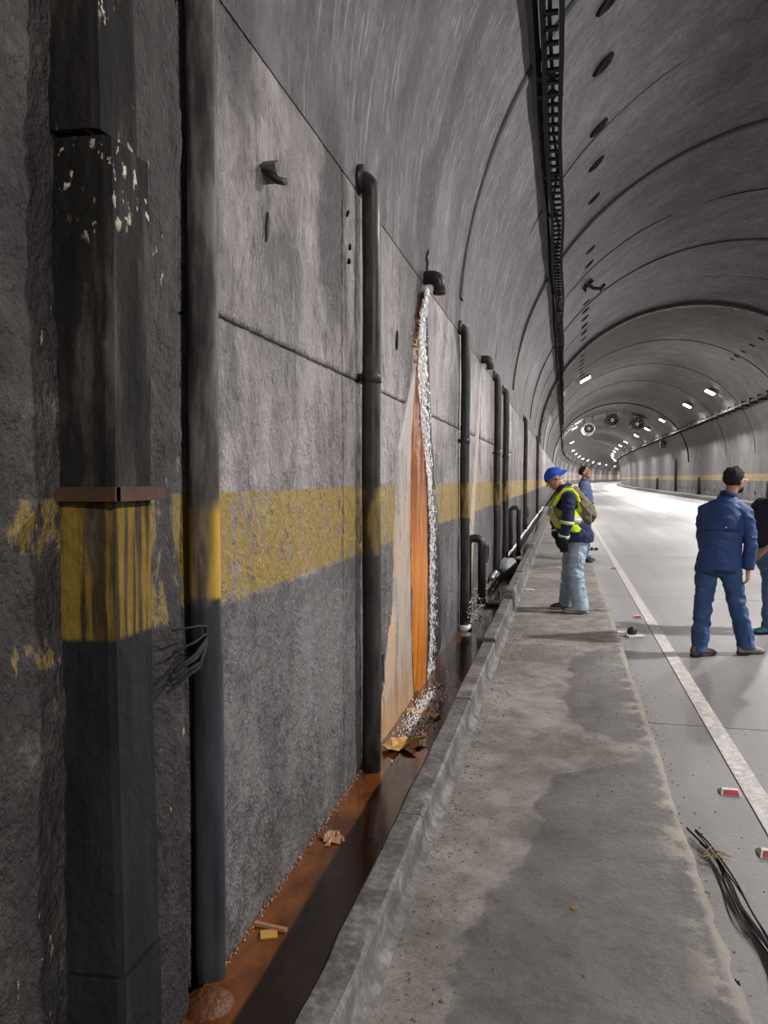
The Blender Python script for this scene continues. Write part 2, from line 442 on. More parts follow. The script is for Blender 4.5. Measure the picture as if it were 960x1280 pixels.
# ceiling: one lining ring per pour, open joints between
ceiling = struct_root('ceiling')
for i in range(len(JOINTS) - 1):
    jg = .018 if JOINTS[i] < 30 else .004
    a, b = JOINTS[i] + jg, JOINTS[i + 1] - jg
    near = -1 <= a < 45
    nt = 84 if near else 40
    ns = 20 if near else 5
    ts = np.linspace(0, 1, nt + 1)
    ss = np.linspace(a, b, ns + 1)
    rows = [(a, .22)] + [(s_, 0) for s_ in ss] + [(b, .22)]
    Gd = np.zeros((len(rows), nt + 1, 3))
    for r, (s_, off) in enumerate(rows):
        nz = fbm(ts * 14 + i * 3.1, np.full(nt + 1, s_ * .9), 3) * .035 if near else 0 * ts
        for j, t in enumerate(ts):
            x, z = prof(t, off + (nz[j] if off == 0 else 0) * min(1, 12 * t, 12 * (1 - t)))
            Gd[r, j] = PT(s_, x, z)
    MB().quadgrid(Gd).build('vault_ring', M['vault_near'] if -5 < a < 5 else M['vault'] if a < 33 else M['vault_far'], ceiling, True).data.set_sharp_from_angle(angle=math.radians(30))

# left wall: lower panels, near ones one by one
wall_left = struct_root('wall_left')
def wall_panel(y0, y1, z0, z1, res, amp, mat, x0=-1.1, sgn=1, gap=.005, lean=0.):
    ny = max(2, int((y1 - y0) / res)); nz = max(2, int((z1 - z0) / res))
    ys = np.linspace(y0 + gap, y1 - gap, ny + 1); zs = np.linspace(z0 + gap, z1 - gap, nz + 1)
    ys = np.concatenate(([ys[0]], ys, [ys[-1]])); zs = np.concatenate(([zs[0]], zs, [zs[-1]]))
    YY, ZZ = np.meshgrid(ys, zs, indexing='ij')
    d = amp * .7 * fbm(YY * 7, ZZ * 3.2, 3) + amp * .8 * fbm(YY * 1.3 + 7, ZZ * 1.1, 2)
    if res < .1: d = d + amp * .95 * np.abs(fbm(YY * 24, ZZ * 11, 3))
    d = d * np.clip((3.04 - ZZ) / .25, 0.05, 1)
    XX = x0 + sgn * (d + lean * np.clip(ZZ - 1.5, 0, None))
    ch = np.minimum(np.minimum(YY - ys[0], ys[-1] - YY), np.minimum(ZZ - zs[0], zs[-1] - ZZ))
    XX = XX - sgn * np.clip(.006 - ch, 0, .006)
    XX[0, :] = XX[-1, :] = x0 - sgn * .14; XX[:, 0] = x0 - sgn * .14
    if z1 < 3: XX[:, -1] = x0 - sgn * .14
    else: ZZ[:, -1] = ZZ[:, -2] + .02; XX[:, -1] = x0 - sgn * .004
    G_ = np.stack([XX, YY, ZZ], -1)
    if y1 > S0 - 1:
        for idx in np.ndindex(XX.shape): G_[idx] = PT(YY[idx], XX[idx], ZZ[idx])
    o = MB().quadgrid(G_).build('wall_panel', mat, wall_left if sgn > 0 else wall_right, True)
    if res > .1: o.data.set_sharp_from_angle(angle=math.radians(30))
    return o
wall_right = struct_root('wall_right')
NB = [2.268, 3.78, 5.95, 8.2, 10.3, 12.3, 14.2, 16.7]
wall_panel(.3, 2.085, -.4, 3.045, .016, .020, M['wall_near'])
for i in range(len(NB) - 1):
    r = .015 if i < 3 else .04
    wall_panel(NB[i], NB[i + 1], -.4, 2.03, r, .012, M['wall_near'])
    wall_panel(NB[i], NB[i + 1], 2.03, 3.045, r, .012, M['wall_near'])
wall_panel(-25.8, .3, -.4, 3.045, .5, .01, M['wall_near'])
for i in range(5, len(JOINTS) - 1):
    wall_panel(JOINTS[i], JOINTS[i + 1], -.4, 3.045, .5 if i < 12 else 2.0, .012, M['wall_far'], gap=.015)
for i in range(len(JOINTS) - 1):
    wall_panel(JOINTS[i], JOINTS[i + 1], -.2, 3.045, .6 if 7 < i < 18 else 2.0, .012, M['wall_right'], x0=11.3, sgn=-1, gap=.006)

# ground: road slabs, markings, walkway slabs, kerbs, gutter
def strip(s0, s1, x0, x1, z, ds=4.0, thick=.25, jit=0):
    n = max(1, int((s1 - s0) / ds))
    mb = MB(); P = []
    for s_ in np.linspace(s0, s1, n + 1):
        P += [PT(s_, x0, z - thick), PT(s_, x0, z), PT(s_, x1, z), PT(s_, x1, z - thick)]
    F = []
    for i in range(n):
        q = 4 * i
        F += [(q, q + 1, q + 5, q + 4), (q + 1, q + 2, q + 6, q + 5), (q + 2, q + 3, q + 7, q + 6), (q + 3, q, q + 4, q + 7)]
    F += [(0, 3, 2, 1), (4 * n, 4 * n + 1, 4 * n + 2, 4 * n + 3)]
    return mb.add(P, F)
road = struct_root('floor_road')
sy = [-26, -20, -12.1, -6.3, -.4, 5.40, 11.2, 17.0, 22.8, 28.6, 34.4, 40.2, 46]
for a, b in zip(sy[:-1], sy[1:]):
    for x0, x1 in ((.525, 4.48), (4.485, 10.2)):
        strip(a + .006, b - .006, x0, x1 - .004, -.15, 6).build('road_slab', M['road'], road)
strip(46, 585, .525, 10.2, -.15, 4).build('road_slab', M['road'], road)
strip(-26, 46, .53, 10.2, -.165, 80, .2).build('road_bed', M['kerb'], road)
strip(-10, 585, .935, 1.045, -.144, 4, .02).build('edge_line', M['paint'], road)
for x in (4.40, 4.62): strip(-10, 585, x - .055, x + .055, -.144, 4, .02).build('centre_line', M['paint'], road)
strip(-10, 585, 9.7, 9.81, -.144, 4, .02).build('edge_line', M['paint'], road)

walk = struct_root('floor_walkway')
wy = [-6, -3, 0.2, 7.15, 9.55, 12.4, 15.3, 18.5, 22, 26, 30, 34]
def slab_grid(y0, y1, res):
    xs = np.linspace(-.56, .525, 25); ys = np.linspace(y0 + .005, y1 - .005, max(3, int((y1 - y0) / res)))
    XX, YY = np.meshgrid(xs, ys, indexing='ij')
    ZZ = fbm(XX * 2.2, YY * 1.6, 4) * .010
    # worn, chipped road-side arris
    e = .525 + np.minimum(0, fbm(YY * 4, YY * 0 + 3.3, 4) * .04 - .004)
    edge = np.clip((XX - .46) / .065, 0, 1)
    XX = XX * (1 - edge) + np.where(edge > 0, .46 + (e - .46) * edge, 0) * edge if False else np.where(edge > 0, .46 + (e - .46) * edge, XX)
    ZZ = ZZ - .004 * edge ** 3
    top = np.stack([XX, YY, ZZ], -1)
    skirt = top[-1:].copy(); skirt[..., 2] = -.3
    return np.concatenate([top, skirt], 0)
for a, b in zip(wy[:-1], wy[1:]):
    MB().quadgrid(slab_grid(a, b, .05 if a < 12 else .3)).build('walkway_slab', M['walk'], walk, True).data.set_sharp_from_angle(angle=math.radians(35))
strip(34, 585, -.56, .525, 0, 4).build('walkway_slab', M['walk'], walk)
strip(-6, 34, -.56, .50, -.02, 60, .3).build('walkway_bed', M['kerb'], walk)

kerb = struct_root('trim_gutter_kerb')
def kerb_block(y0, y1, h, res=.06, fillet=True):
    ys = np.linspace(y0 + .004, y1 - .004, max(2, int((y1 - y0) / res)) + 1)
    pr = [(-.66, -.4), (-.66, h - .012), (-.648, h), (-.562, h), (-.549, h - .012), (-.543, .035), (-.53, .012), (-.505, .0), (-.505, -.06)]
    Gd = np.zeros((len(pr), len(ys), 3))
    for k, (x, z) in enumerate(pr):
        nx = fbm(ys * 4, ys * 0 + k * .15, 4) * .008; nz = fbm(ys * 3 + 40, ys * 0 + k * .15, 4) * .006
        nx = nx * (0 if k > 3 else 1); nz = nz * (0 if k > 4 else 1)
        Gd[k, :, 0] = x + (nx if 0 < k < 7 else 0); Gd[k, :, 1] = ys; Gd[k, :, 2] = z + (nz if 0 < k < 7 else 0)
    mb = MB().quadgrid(Gd)
    n = len(ys); m = len(pr)
    mb.f.append(tuple(k * n for k in range(m))); mb.f.append(tuple(k * n + n - 1 for k in range(m))[::-1])
    o = mb.build('kerb_block', M['kerb'], kerb, True); o.data.set_sharp_from_angle(angle=math.radians(38)); return o
kb = [(-2, .6, .12), (.6, 3.05, .12), (3.05, 4.75, .12), (4.75, 6.45, .125), (6.45, 8.65, .155), (8.65, 10.9, .19), (10.9, 13.1, .20), (13.1, 15.3, .19), (15.3, 17.5, .2), (17.5, 19.7, .2), (19.7, 24, .2), (24, 30, .2), (30, 46, .2)]
for a, b, h in kb: kerb_block(a, b, h, .06 if a < 9 else .2)
strip(46, 585, -.66, -.53, .2, 4, .5).build('kerb_block', M['kerb'], kerb)
gutter = struct_root('floor_gutter')
strip(-6, 585, -1.12, -.62, -.30, 4, .1).build('gutter_bed', M['kerb'], gutter)

# standing rusty water in the gutter
xs = np.linspace(-1.115, -.64, 10); ys = np.linspace(.6, 46, 300)
XX, YY = np.meshgrid(xs, ys, indexing='ij')
ZZ = -.13 + fbm(XX * 9, YY * 3, 3) * .004
wt = MB().quadgrid(np.stack([XX, YY, ZZ], -1)).build('gutter_water', M['water'], None, True)
tag(wt, 'rusty brown water standing in the gutter along the left wall', 'water', None, 'stuff')

# right-hand service walk with its kerb
rwalk = struct_root('floor_service_walk')
strip(-26, 585, 10.2, 11.35, .12, 4, .5).build('service_walk_slab', M['kerb'], rwalk)

# ------------------------------------------------------------------ tunnel lamps
def make_lamp(s, x, z, watts, label, group, zoff=.0):
    """box luminaire on two stub brackets under the vault"""
    px, py, pz = PT(s, x, z)
    root = thing('tunnel_lamp', label, 'lamp', (px, py, pz), group)
    d = Vector((XC - x, 0, -.2 - z)).normalized() if s > 30 else Vector((-.12, 0, -.99)).normalized()
    if s > S0: d = Matrix.Rotation(-(s - S0) / RB, 3, 'Z') @ d
    up = -d; yv = Vector((0, 1, 0))
    if s > S0: yv = Matrix.Rotation(-(s - S0) / RB, 3, 'Z') @ yv
    xv = yv.cross(up).normalized()
    R = Matrix((xv, yv, up)).transposed()
    c = Vector((px, py, pz))
    MB().box(c + up * .05, (.62, .90, .14), R, .8).build('housing', M['galv'], root)
    MB().box(c - up * .03, (.56, .82, .03), R).build('lens', M['lens'], root)  # lens and housing oversized to stand in for the glow around the lamp
    for k in (-.22, .22):
        q = c + yv * k + up * .12
        zz = vault_z(x) + .05
        MB().tube([q, (q.x, q.y, zz)], .018, 6).build('bracket', M['black'], root)
    ld = bpy.data.lights.new('lamp_light', 'AREA'); ld.shape = 'RECTANGLE'; ld.size = .36; ld.size_y = .54
    ld.energy = watts; ld.color = (1, .955, .93)
    lo = bpy.data.objects.new('lamp_light', ld); COL.objects.link(lo); lo.parent = root
    lo.location = tuple(-up * .06); lo.rotation_euler = R.to_euler()
    return root
RL = [-7, 9.0, 24.5, 53.2, 62.6, 77.8, 91.4, 104.8, 123, 137, 151, 166, 182, 198, 214, 230, 250, 270, 295, 320, 345, 372, 400, 430]
LL = [44.3, 86.7, 121, 156, 178, 200, 222, 246, 272, 300, 330, 365, 400]
vis = [y for y in RL if y > 40]
for i, y in enumerate(RL):
    if y < 30: lab = 'white tunnel lamp on the right haunch, ' + {-7: 'behind the viewpoint', 9.0: 'level with the men', 24.5: 'beyond the men'}[y]
    else: lab = '%s lit lamp from the front in the right-hand ceiling row' % ORD[vis.index(y)]
    make_lamp(y, 8.3 if y < 30 else 9.1, 7.55 if y < 30 else 7.05, NEAR_W if y < 30 else LAMP_W, lab, 'tunnel lamps of the right row')
for i, y in enumerate(LL):
    make_lamp(y, 1.08, 7.0, LAMP_W, '%s lit lamp from the front in the left-hand ceiling row' % ORD[i], 'tunnel lamps of the left row')

# ------------------------------------------------------------------ arch seals over the pour joints
def arch_band(s, width, thick, t0, t1, n=70, name='arch_seal_strip', mat='black', label='', bolts=False):
    root = ceiling
    rows = []
    for (ds, off) in ((-width / 2, .03), (-width / 2, -thick), (width / 2, -thick), (width / 2, .03)):
        rows.append([PT(s + ds, *prof(t, off)) for t in np.linspace(t0, t1, n)])
    o = MB().quadgrid(np.array(rows)).build(name, M[mat], root, True)
    o['label'] = label
    if bolts:
        for t in np.linspace(t0 + .02, t1 - .02, 30):
            x, z = prof(t, -thick); nx, nz = XC - x, ZC - z; L = math.hypot(nx, nz)
            MB().tube([PT(s, x, z), PT(s, x + nx / L * .05, z + nz / L * .05)], .05, 8).build('bolt', M['galv'], o)
    return o
arch_band(8.2, .20, .02, .02, .98, label='dark sealing strip over the nearest vault joint')
arch_band(16.7, .22, .03, .02, .98, label='dark sealing strip over the second vault joint')
arch_band(25.2, .18, .03, .02, .98, label='dark sealing strip over the third vault joint')
arch_band(33.7, .55, .10, .0, 1., label='broad bolted dark arch band around the vault before the first lamp', bolts=True)
arch_band(76.2, .4, .08, .0, 1., label='dark arch band around the vault in front of the jet fans')
for k, s in enumerate((12.45, 20.95, 29.45)): arch_band(s, .035, .006, .02, .98, label='%s hairline sealing bead between two vault joints, from the front' % ORD[k])
for k, s in enumerate((42.2, 50.7, 59.2)): arch_band(s, .10, .02, .0, 1., label='%s thin dark strip on the vault beyond the broad bolted band' % ORD[k])

# ------------------------------------------------------------------ cable trays
tray = thing('cable_tray', 'black ladder cable tray hung along the left haunch of the vault', 'cable tray', (-.1, 5, 5.7))
TZ = 5.72
def swept(x, z, w, h, s0, s1, ds=3.0):
    n = int((s1 - s0) / ds); P = []; F = []
    for s_ in np.linspace(s0, s1, n + 1):
        sag = 0.018 * math.sin(s_ * 1.1) if s_ < 60 else 0
        P += [PT(s_, x - w / 2 + sag, z - h / 2), PT(s_, x + w / 2 + sag, z - h / 2), PT(s_, x + w / 2 + sag, z + h / 2), PT(s_, x - w / 2 + sag, z + h / 2)]
    for i in range(n):
        q = 4 * i
        for k in range(4): F.append((q + k, q + (k + 1) % 4, q + 4 + (k + 1) % 4, q + 4 + k))
    F += [(0, 3, 2, 1), tuple(4 * n + k for k in range(4))]
    return MB().add(P, F)
swept(-.075, TZ, .05, .10, 2, 420, 1.0).build('side_rail', M['rail'], tray)
swept(-.245, TZ, .05, .10, 2, 420, 1.0).build('side_rail', M['rail'], tray)
swept(-.40, TZ - .02, .14, .04, 2, 420, 1.5).build('cover_strip', M['bluegrey'], tray)
me = MB().box((0, 0, 0), (.14, .055, .03)).mesh('rung'); me.materials.append(M['rail'])
yy = 4.0; k = 0
while yy < 62 and k < 290:
    o = bpy.data.objects.new('rung', me); COL.objects.link(o); o.parent = tray
    o.location = Vector((-.16, yy, TZ - .035)) - tray.location; yy += .25; k += 1
bk = MB()
bk.tube([(-.42, 0, TZ + .05), (-.05, 0, TZ + .05)], .022, 6)
bk.tube([(-.42, 0, TZ + .05), (-.58, 0, TZ - .12)], .03, 6)
bk.box((-.50, 0, TZ - .04), (.10, .14, .16))
bk.box((-.30, 0, TZ + .06), (.34, .09, .06))
bme = bk.mesh('bracket'); bme.materials.append(M['black'])
for y in [4.2, 6.9, 8.55, 8.95, 11.3, 13.0, 14.8, 16.6, 18.4, 20.2, 22, 24, 26, 28, 30, 33, 36, 39, 42, 46, 50, 55, 60, 66, 72, 80, 88, 96, 104]:
    o = bpy.data.objects.new('bracket', bme); COL.objects.link(o); o.parent = tray; o.location = Vector((0, y, 0)) - tray.location
    o.scale = (1, 1, 1)
CN = ['thick black power cable lying deepest in the left cable tray', 'thin black cable lying on the rungs of the left tray', 'black cable beside the wall-side rail of the left tray']
for k, (x, z, r) in enumerate(((-.33, TZ + .085, .055), (-.16, TZ + .01, .02), (-.235, TZ + .08, .032))):
    pts = []
    for s_ in np.arange(2, 420, .6 if k == 1 else 2.5):
        j = .045 * math.sin(s_ * 2.1 + k) * math.sin(s_ * .37) if k == 1 and s_ < 60 else .0
        pts.append(PT(s_, x + j, z + .0))
    o = MB().tube(pts, r, 7).build('power_cable', M['cable'], None, True, pts[0]); tag(o, CN[k], 'cable')

rtray = thing('cable_tray', 'dark cable tray running along the right haunch above the grey wall', 'cable tray', (10.2, 30, 5.85))
swept(10.05, 5.80, .06, .14, 20, 420, 2).build('side_rail', M['rail'], rtray)
swept(10.38, 5.80, .06, .14, 20, 420, 2).build('side_rail', M['rail'], rtray)
swept(10.22, 5.77, .30, .03, 20, 420, 2).build('tray_floor', M['rail'], rtray)
me2 = MB().box((0, 0, 0), (.5, .14, .32)).box((.25, 0, .12), (.2, .1, .3)).mesh('bracket'); me2.materials.append(M['black'])
for y in list(np.arange(22, 80, 1.9)) + list(np.arange(80, 112, 3)):
    o = bpy.data.objects.new('bracket', me2); COL.objects.link(o); o.parent = rtray; o.location = Vector((10.25, y, 5.84)) - rtray.location
pts = [PT(s_, 10.2, 5.86) for s_ in np.arange(20, 420, 4)]
tag(MB().tube(pts, .07, 7).build('power_cable', M['cable'], None, True, pts[0]), 'thick black cable lying in the right-hand tray', 'cable')

# ------------------------------------------------------------------ jet fans
def jet_fan(x, y, z, bright, label):
    root = thing('jet_fan', label, 'fan', PT(y, x, z), 'jet fans under the crown')
    r = .60; n = 28
    mb = MB(); rings = [(y - 1.7, r * 1.0), (y - 1.62, r * 1.08), (y - 1.0, r * 1.02), (y + 1.0, r * 1.02), (y + 1.6, r * 1.08), (y + 1.7, r)]
    inner = [(yy_, rr * .80) for yy_, rr in rings[::-1]]
    L = rings + inner + [rings[0]]
    mb.loft([((x, a, z), (rr, 0, 0), (0, 0, rr)) for a, rr in L], n, False)
    mb.build('casing', M['white_metal'] if bright else M['darkgalv'], root, True)  # white casing puts the light on the leftmost fan into its colour
    MB().loft([((x, y - 1.75 + q, z), (rr, 0, 0), (0, 0, rr)) for q, rr in ((0, .02), (.03, .10), (.12, .17), (.3, .2), (1.2, .2))], 16).build('hub', M['white_metal'], root, True)
    for k in range(8):
        a = 2 * math.pi * k / 8
        u = Vector((math.cos(a), 0, math.sin(a))); w = Vector((-math.sin(a), .7, math.cos(a))).normalized()
        c = Vector((x, y - .9, z))
        P = [c + u * .18 - w * .06, c + u * .18 + w * .06, c + u * .47 + w * .11, c + u * .47 - w * .11]
        t = u.cross(w) * .012
        MB().add([p - t for p in P] + [p + t for p in P], [(3, 2, 1, 0), (4, 5, 6, 7), (0, 1, 5, 4), (1, 2, 6, 5), (2, 3, 7, 6), (3, 0, 4, 7)]).build('blade', M['black'], root)
    for dy in (-1.1, 1.1):
        for dx in (-.45, .45): MB().tube([(x + dx, y + dy, z + .4), (x + dx, y + dy, vault_z(x + dx) + .05)], .03, 6).build('hanger', M['black'], root)
jet_fan(2.5, 86, 6.78, True, 'leftmost jet fan, its casing coloured white to look lit')
jet_fan(4.88, 86, 7.66, False, 'middle dark jet fan under the crown')
jet_fan(7.4, 86, 7.2, False, 'rightmost dark jet fan under the crown')

# ------------------------------------------------------------------ old anchor sockets in the vault
M['socket'] = simple('dull_soot', (.005, .005, .0055), 1.0)
def socket_mesh():
    mb = MB()
    mb.loft([((0, 0, .03), (.17, 0, 0), (0, .10, 0)), ((0, 0, -.02), (.15, 0, 0), (0, .085, 0)), ((0, 0, -.035), (.11, 0, 0), (0, .06, 0)), ((0, 0, .0), (.08, 0, 0), (0, .045, 0)), ((0, 0, .03), (.05, 0, 0), (0, .03, 0))], 14)
    me = mb.mesh('anchor_socket'); me.materials.append(M['socket']); me.shade_smooth(); return me
sme = socket_mesh()
LS = [9.0, 10.35, 12.2, 13.6, 15.3, 18.8, 20.1, 24.6, 25.9, 27.2, 28.6, 30.0, 31.4, 36.0, 37.5, 39.0, 40.5, 42]
RS = [36, 37.5, 39.2, 41, 42.5, 43.5]
for side, xs_, L in (('left', .42, LS), ('right', 8.5, RS)):
    for i, y in enumerate(L):
        x = xs_ + (.012 * (y - 9) if side == 'left' else 0)
        o = bpy.data.objects.new('anchor_socket', sme); COL.objects.link(o)
        z = vault_z(x); sl = math.atan2(BZ ** 2 * 1.0 * (x - XC), -(AX ** 2) * (z - ZC)) if False else math.atan(-(BZ / AX) ** 2 * (x - XC) / (z - ZC))
        o.location = (x, y, z); o.rotation_euler = (0, -sl, 0); o.scale = (1.15, 1.2, 1) if y < 14 else (1, 1, 1)
        tag(o, '%s round black anchor socket from the front, %s row of the vault' % (ORD[i], side), 'socket', 'anchor sockets of the %s row' % side)

# broken lamp bracket hanging between the sockets
r = thing('broken_bracket', 'broken black fixture bracket sticking out of the vault beside the left tray', 'bracket', (.66, 22.3, vault_z(.66)))
zb = vault_z(.66)
MB().box((.60, 22.3, zb - .10), (.28, .5, .14), Matrix.Rotation(-.8, 3, 'Y')).build('plate', M['black'], r)
MB().tube([(.5, 22.0, zb - .1), (.75, 22.2, zb - .22), (1.05, 22.5, zb - .18)], .05, 8).build('arm', M['black'], r)
MB().box((1.0, 22.45, zb - .16), (.12, .6, .08), Matrix.Rotation(-.6, 3, 'Y')).build('stub', M['black'], r)

# sign box under the right tray
r = thing('hanging_box', 'small dark box hanging under the right-hand cable tray', 'box', (10.4, 88, 5.1))
MB().box((10.4, 88, 5.15), (.6, .5, .8)).build('housing', M['darkgalv'], r)
MB().tube([(10.4, 88, 5.5), (10.4, 88, 5.8)], .04, 6).build('hanger', M['black'], r)

# ------------------------------------------------------------------ drain pipes down the left wall
def elbow(y, z, x_wall=-1.12, x=-1.03, r=.12):
    pts = [(x_wall, y, z)]
    for a in np.linspace(0, math.pi / 2, 7): pts.append((x - .085 + .085 * math.sin(a), y, z - .085 + .085 * math.cos(a)))
    return pts
DP = [(4.1, 3.12, -.16, .052), (8.2, 3.1, -.10, .05), (12.25, 3.12, .02, .055), (14.1, 3.1, .0, .055), (21.4, 3.15, .1, .055), (31.3, 3.15, .1, .055)]
DN = ['nearest black drain pipe, floor to shoulder of the wall', 'black drain pipe with elbow just past the rust streak', 'black drain pipe between the small gooseneck and the plastic bag', 'black drain pipe right behind another, past the plastic bag',
      'thin black drain pipe beside the farther gooseneck', 'farthest black drain pipe, behind the man in the blue cap']
for (y, zt, zb, rr), lab in zip(DP, DN):
    root = thing('drain_pipe', lab, 'pipe', (-1.03, y, zb), 'drain pipes of the left wall')
    pts = elbow(y, zt) ; body = pts + [(-1.03, y, zt - .3)] + [(-1.03 + .004 * math.sin(3 * q), y + .006 * math.sin(2 * q + y), q) for q in np.linspace(zt - .5, zb, 14)]
    MB().tube(body, rr, 14).build('pipe_body', M['pipe'], root, True)
    MB().tube([(-1.115, y, zt), (-1.07, y, zt)], rr * 1.5, 14).build('wall_collar', M['pipe_plain'], root, True)
    for zc in ((2.05,) if y < 5 else (1.9,)):
        mb = MB(); mb.tube([(-1.03, y, zc - .03), (-1.03, y, zc + .03)], rr * 1.06, 14); mb.box((-1.08, y, zc), (.10, rr * 1.2, .04)); mb.build('clamp', M['pipe_plain'], root, True)
for y, lab in ((6.12, 'open black weep spout pouring water down the rust streak'), (10.45, 'short black weep spout dripping past the second drain pipe')):
    root = thing('weep_spout', lab, 'spout', (-1.1, y, 3.05), 'weep spouts of the left wall')
    mb = MB(); pts = [(-1.16, y, 3.10)] + [(-1.05 + .07 * math.sin(a), y, 3.03 + .07 * math.cos(a)) for a in np.linspace(0, math.pi / 2, 6)] + [(-.98, y, 2.98)]
    mb.tube(pts, [.05, .055, .057, .058, .056, .054, .05, .048], 14); mb.build('spout_body', M['pipe_plain'], root, True)
    MB().tube([(-.98, y, 2.985), (-.98, y, 2.965)], .052, 14).build('rim', M['rust'], root, True)
# sooty crumbs stuck over the first spout and first pipe
for i, (y, z, s_) in enumerate(((6.2, 3.22, .05), (6.22, 3.33, .035), (6.16, 3.28, .04), (3.86, 2.86, .016), (3.9, 2.70, .02), (3.88, 2.62, .014))):
    mb = MB(); mb.ell((-1.098, y, z), (.016, 0, 0), (0, s_ * .6, 0), (0, s_ * .3, s_ * 1.1), 12, 9)
    mb.v = [tuple(Vector(p_) + Vector((.4, 1, 1)) * (mnoise.noise(Vector(p_) * 45) * .018)) for p_ in mb.v]
    o = mb.build('soot_lump', M['socket'], None, True, (-1.09, y, z))
    tag(o, '%s black soot lump %s' % (['lower', 'upper', 'middle'][i % 3] if i < 3 else ['upper', 'middle', 'lower'][i % 3], 'above the pouring weep spout' if i < 3 else 'on the joint under the nearest pipe elbow'), 'soot lump', 'soot lumps on the left wall')

# goosenecks: inverted U pipes rising out of the gutter
def gooseneck(y, ztop, zend, label):
    root = thing('gooseneck_pipe', label, 'pipe', (-1.05, y, -.2), 'gooseneck pipes in the gutter')
    x0, x1, r = -1.06, -.90, .045
    pts = [(x0, y, -.2), (x0, y, ztop - .08)] + [(x0 + .07 - .07 * math.cos(a), y, ztop - .07 + .07 * math.sin(a)) for a in np.linspace(.1, math.pi / 2, 5)]
    pts += [(x1 - .07 + .07 * math.sin(a), y, ztop - .07 + .07 * math.cos(a)) for a in np.linspace(0, math.pi / 2, 5)] + [(x1, y, zend)]
    MB().tube(pts, r, 12).build('pipe_body', M['pipe_plain'], root, True)
    MB().tube([(x1, y, zend), (x1, y, zend + .07)], r * 1.2, 12).build('end_collar', M['pipe_plain'], root, True)
gooseneck(8.72, .82, .08, 'black gooseneck pipe arching out of the gutter by the rusty box')
gooseneck(16.0, .90, -.1, 'farther black gooseneck pipe beside the two thin drain pipes')

# square weep boxes let into the wall foot
WB = [(4.43, .36, .13, .19, 'square dark weep box in the wall foot beside the nearest drain pipe', 'black'), (8.5, .34, .20, .21, 'rusty brown box on the wall foot beside the gooseneck', 'rust'),
      (11.1, .42, .24, .22, 'dark weep box in the wall foot past the gooseneck', 'black'), (14.75, .40, .28, .26, 'dark weep box in the wall foot past the plastic bag', 'black'), (18.6, .42, .3, .3, 'farther dark weep box near the second gooseneck', 'black'), (24, .45, .3, .3, 'farthest dark weep box along the left wall', 'black')]
for (y, z, w, h, lab, mk) in WB:
    root = thing('weep_box', lab, 'weep box', (-1.08, y, z), 'weep boxes in the left wall foot')
    mb = MB(); t = .012; d = .035
    for (cy, cz, sy_, sz_) in ((y, z + h / 2, w, t), (y, z - h / 2, w, t), (y - w / 2, z, t, h), (y + w / 2, z, t, h)): mb.box((-1.085, cy, cz), (d * 2, sy_ + t, sz_ + t))
    mb.build('frame', M['kerb'] if mk == 'black' else M['rust'], root)
    MB().box((-1.092, y, z), (.012 if mk == 'black' else .05, w - t, h - t)).build('throat', M[mk], root)

# white conduit tube added in place of the light along the gutter ledge
pts = [(-1.04, y, .02 + .012 * math.sin(y)) for y in np.linspace(11.5, 40, 30)]
tag(MB().tube(pts, .04, 8).build('ledge_highlight', M['galv'], None, True, pts[0]), 'pale conduit tube standing in for light on the gutter ledge behind the drain pipes', 'highlight')

# ------------------------------------------------------------------ half-round joint cover and cable trunking on the nearest bay
rings = []
for z in np.linspace(-.2, 3.3, 24):
    yc = 2.245 + (.010 if z < 1 else 0) + .004 * math.sin(3 * z)
    rings.append(((-1.115, yc + .006, z), (.052, 0, 0), (0, .035, 0)))
jc = MB().loft(rings, 20).build('joint_cover', M['wall_near'], None, True, (-1.1, 2.25, -.2))
jc.data.materials.clear()
def cover_mat():
    g = G('joint_cover_paint'); p = g.pos(); X, Y, Z = g.sep(p)
    n = g.noise(g.scale(p, (2, 2, .4)), 7, 6, .6)
    up = g.ramp(n, [(.38, (.022, .02, .02)), (.52, (.07, .065, .063)), (.64, (.17, .16, .155))])
    lo = g.ramp(n, [(.35, (.025, .027, .033)), (.65, (.06, .065, .078))])
    col = g.mix(g.mr(Z, 1.11, 1.08), up, lo)
    m = g.ma('MULTIPLY', g.mr(Z, 1.11, 1.13), g.mr(g.ma('ADD', Z, g.ma('MULTIPLY', n, .1)), 1.50, 1.42))
    m = g.ma('MULTIPLY', m, g.mr(g.ma('ADD', Y, g.ma('MULTIPLY', n, .03)), 2.225, 2.25))
    col = g.mix(m, col, g.mix(n, (.42, .25, .03), (.62, .40, .06)))
    return g.done(col, .6, 0, g.bump(n, .5, .015), .3)
jc.data.materials.append(cover_mat())
tag(jc, 'half-round vertical joint cover with a yellow painted length, left wall', 'joint cover')

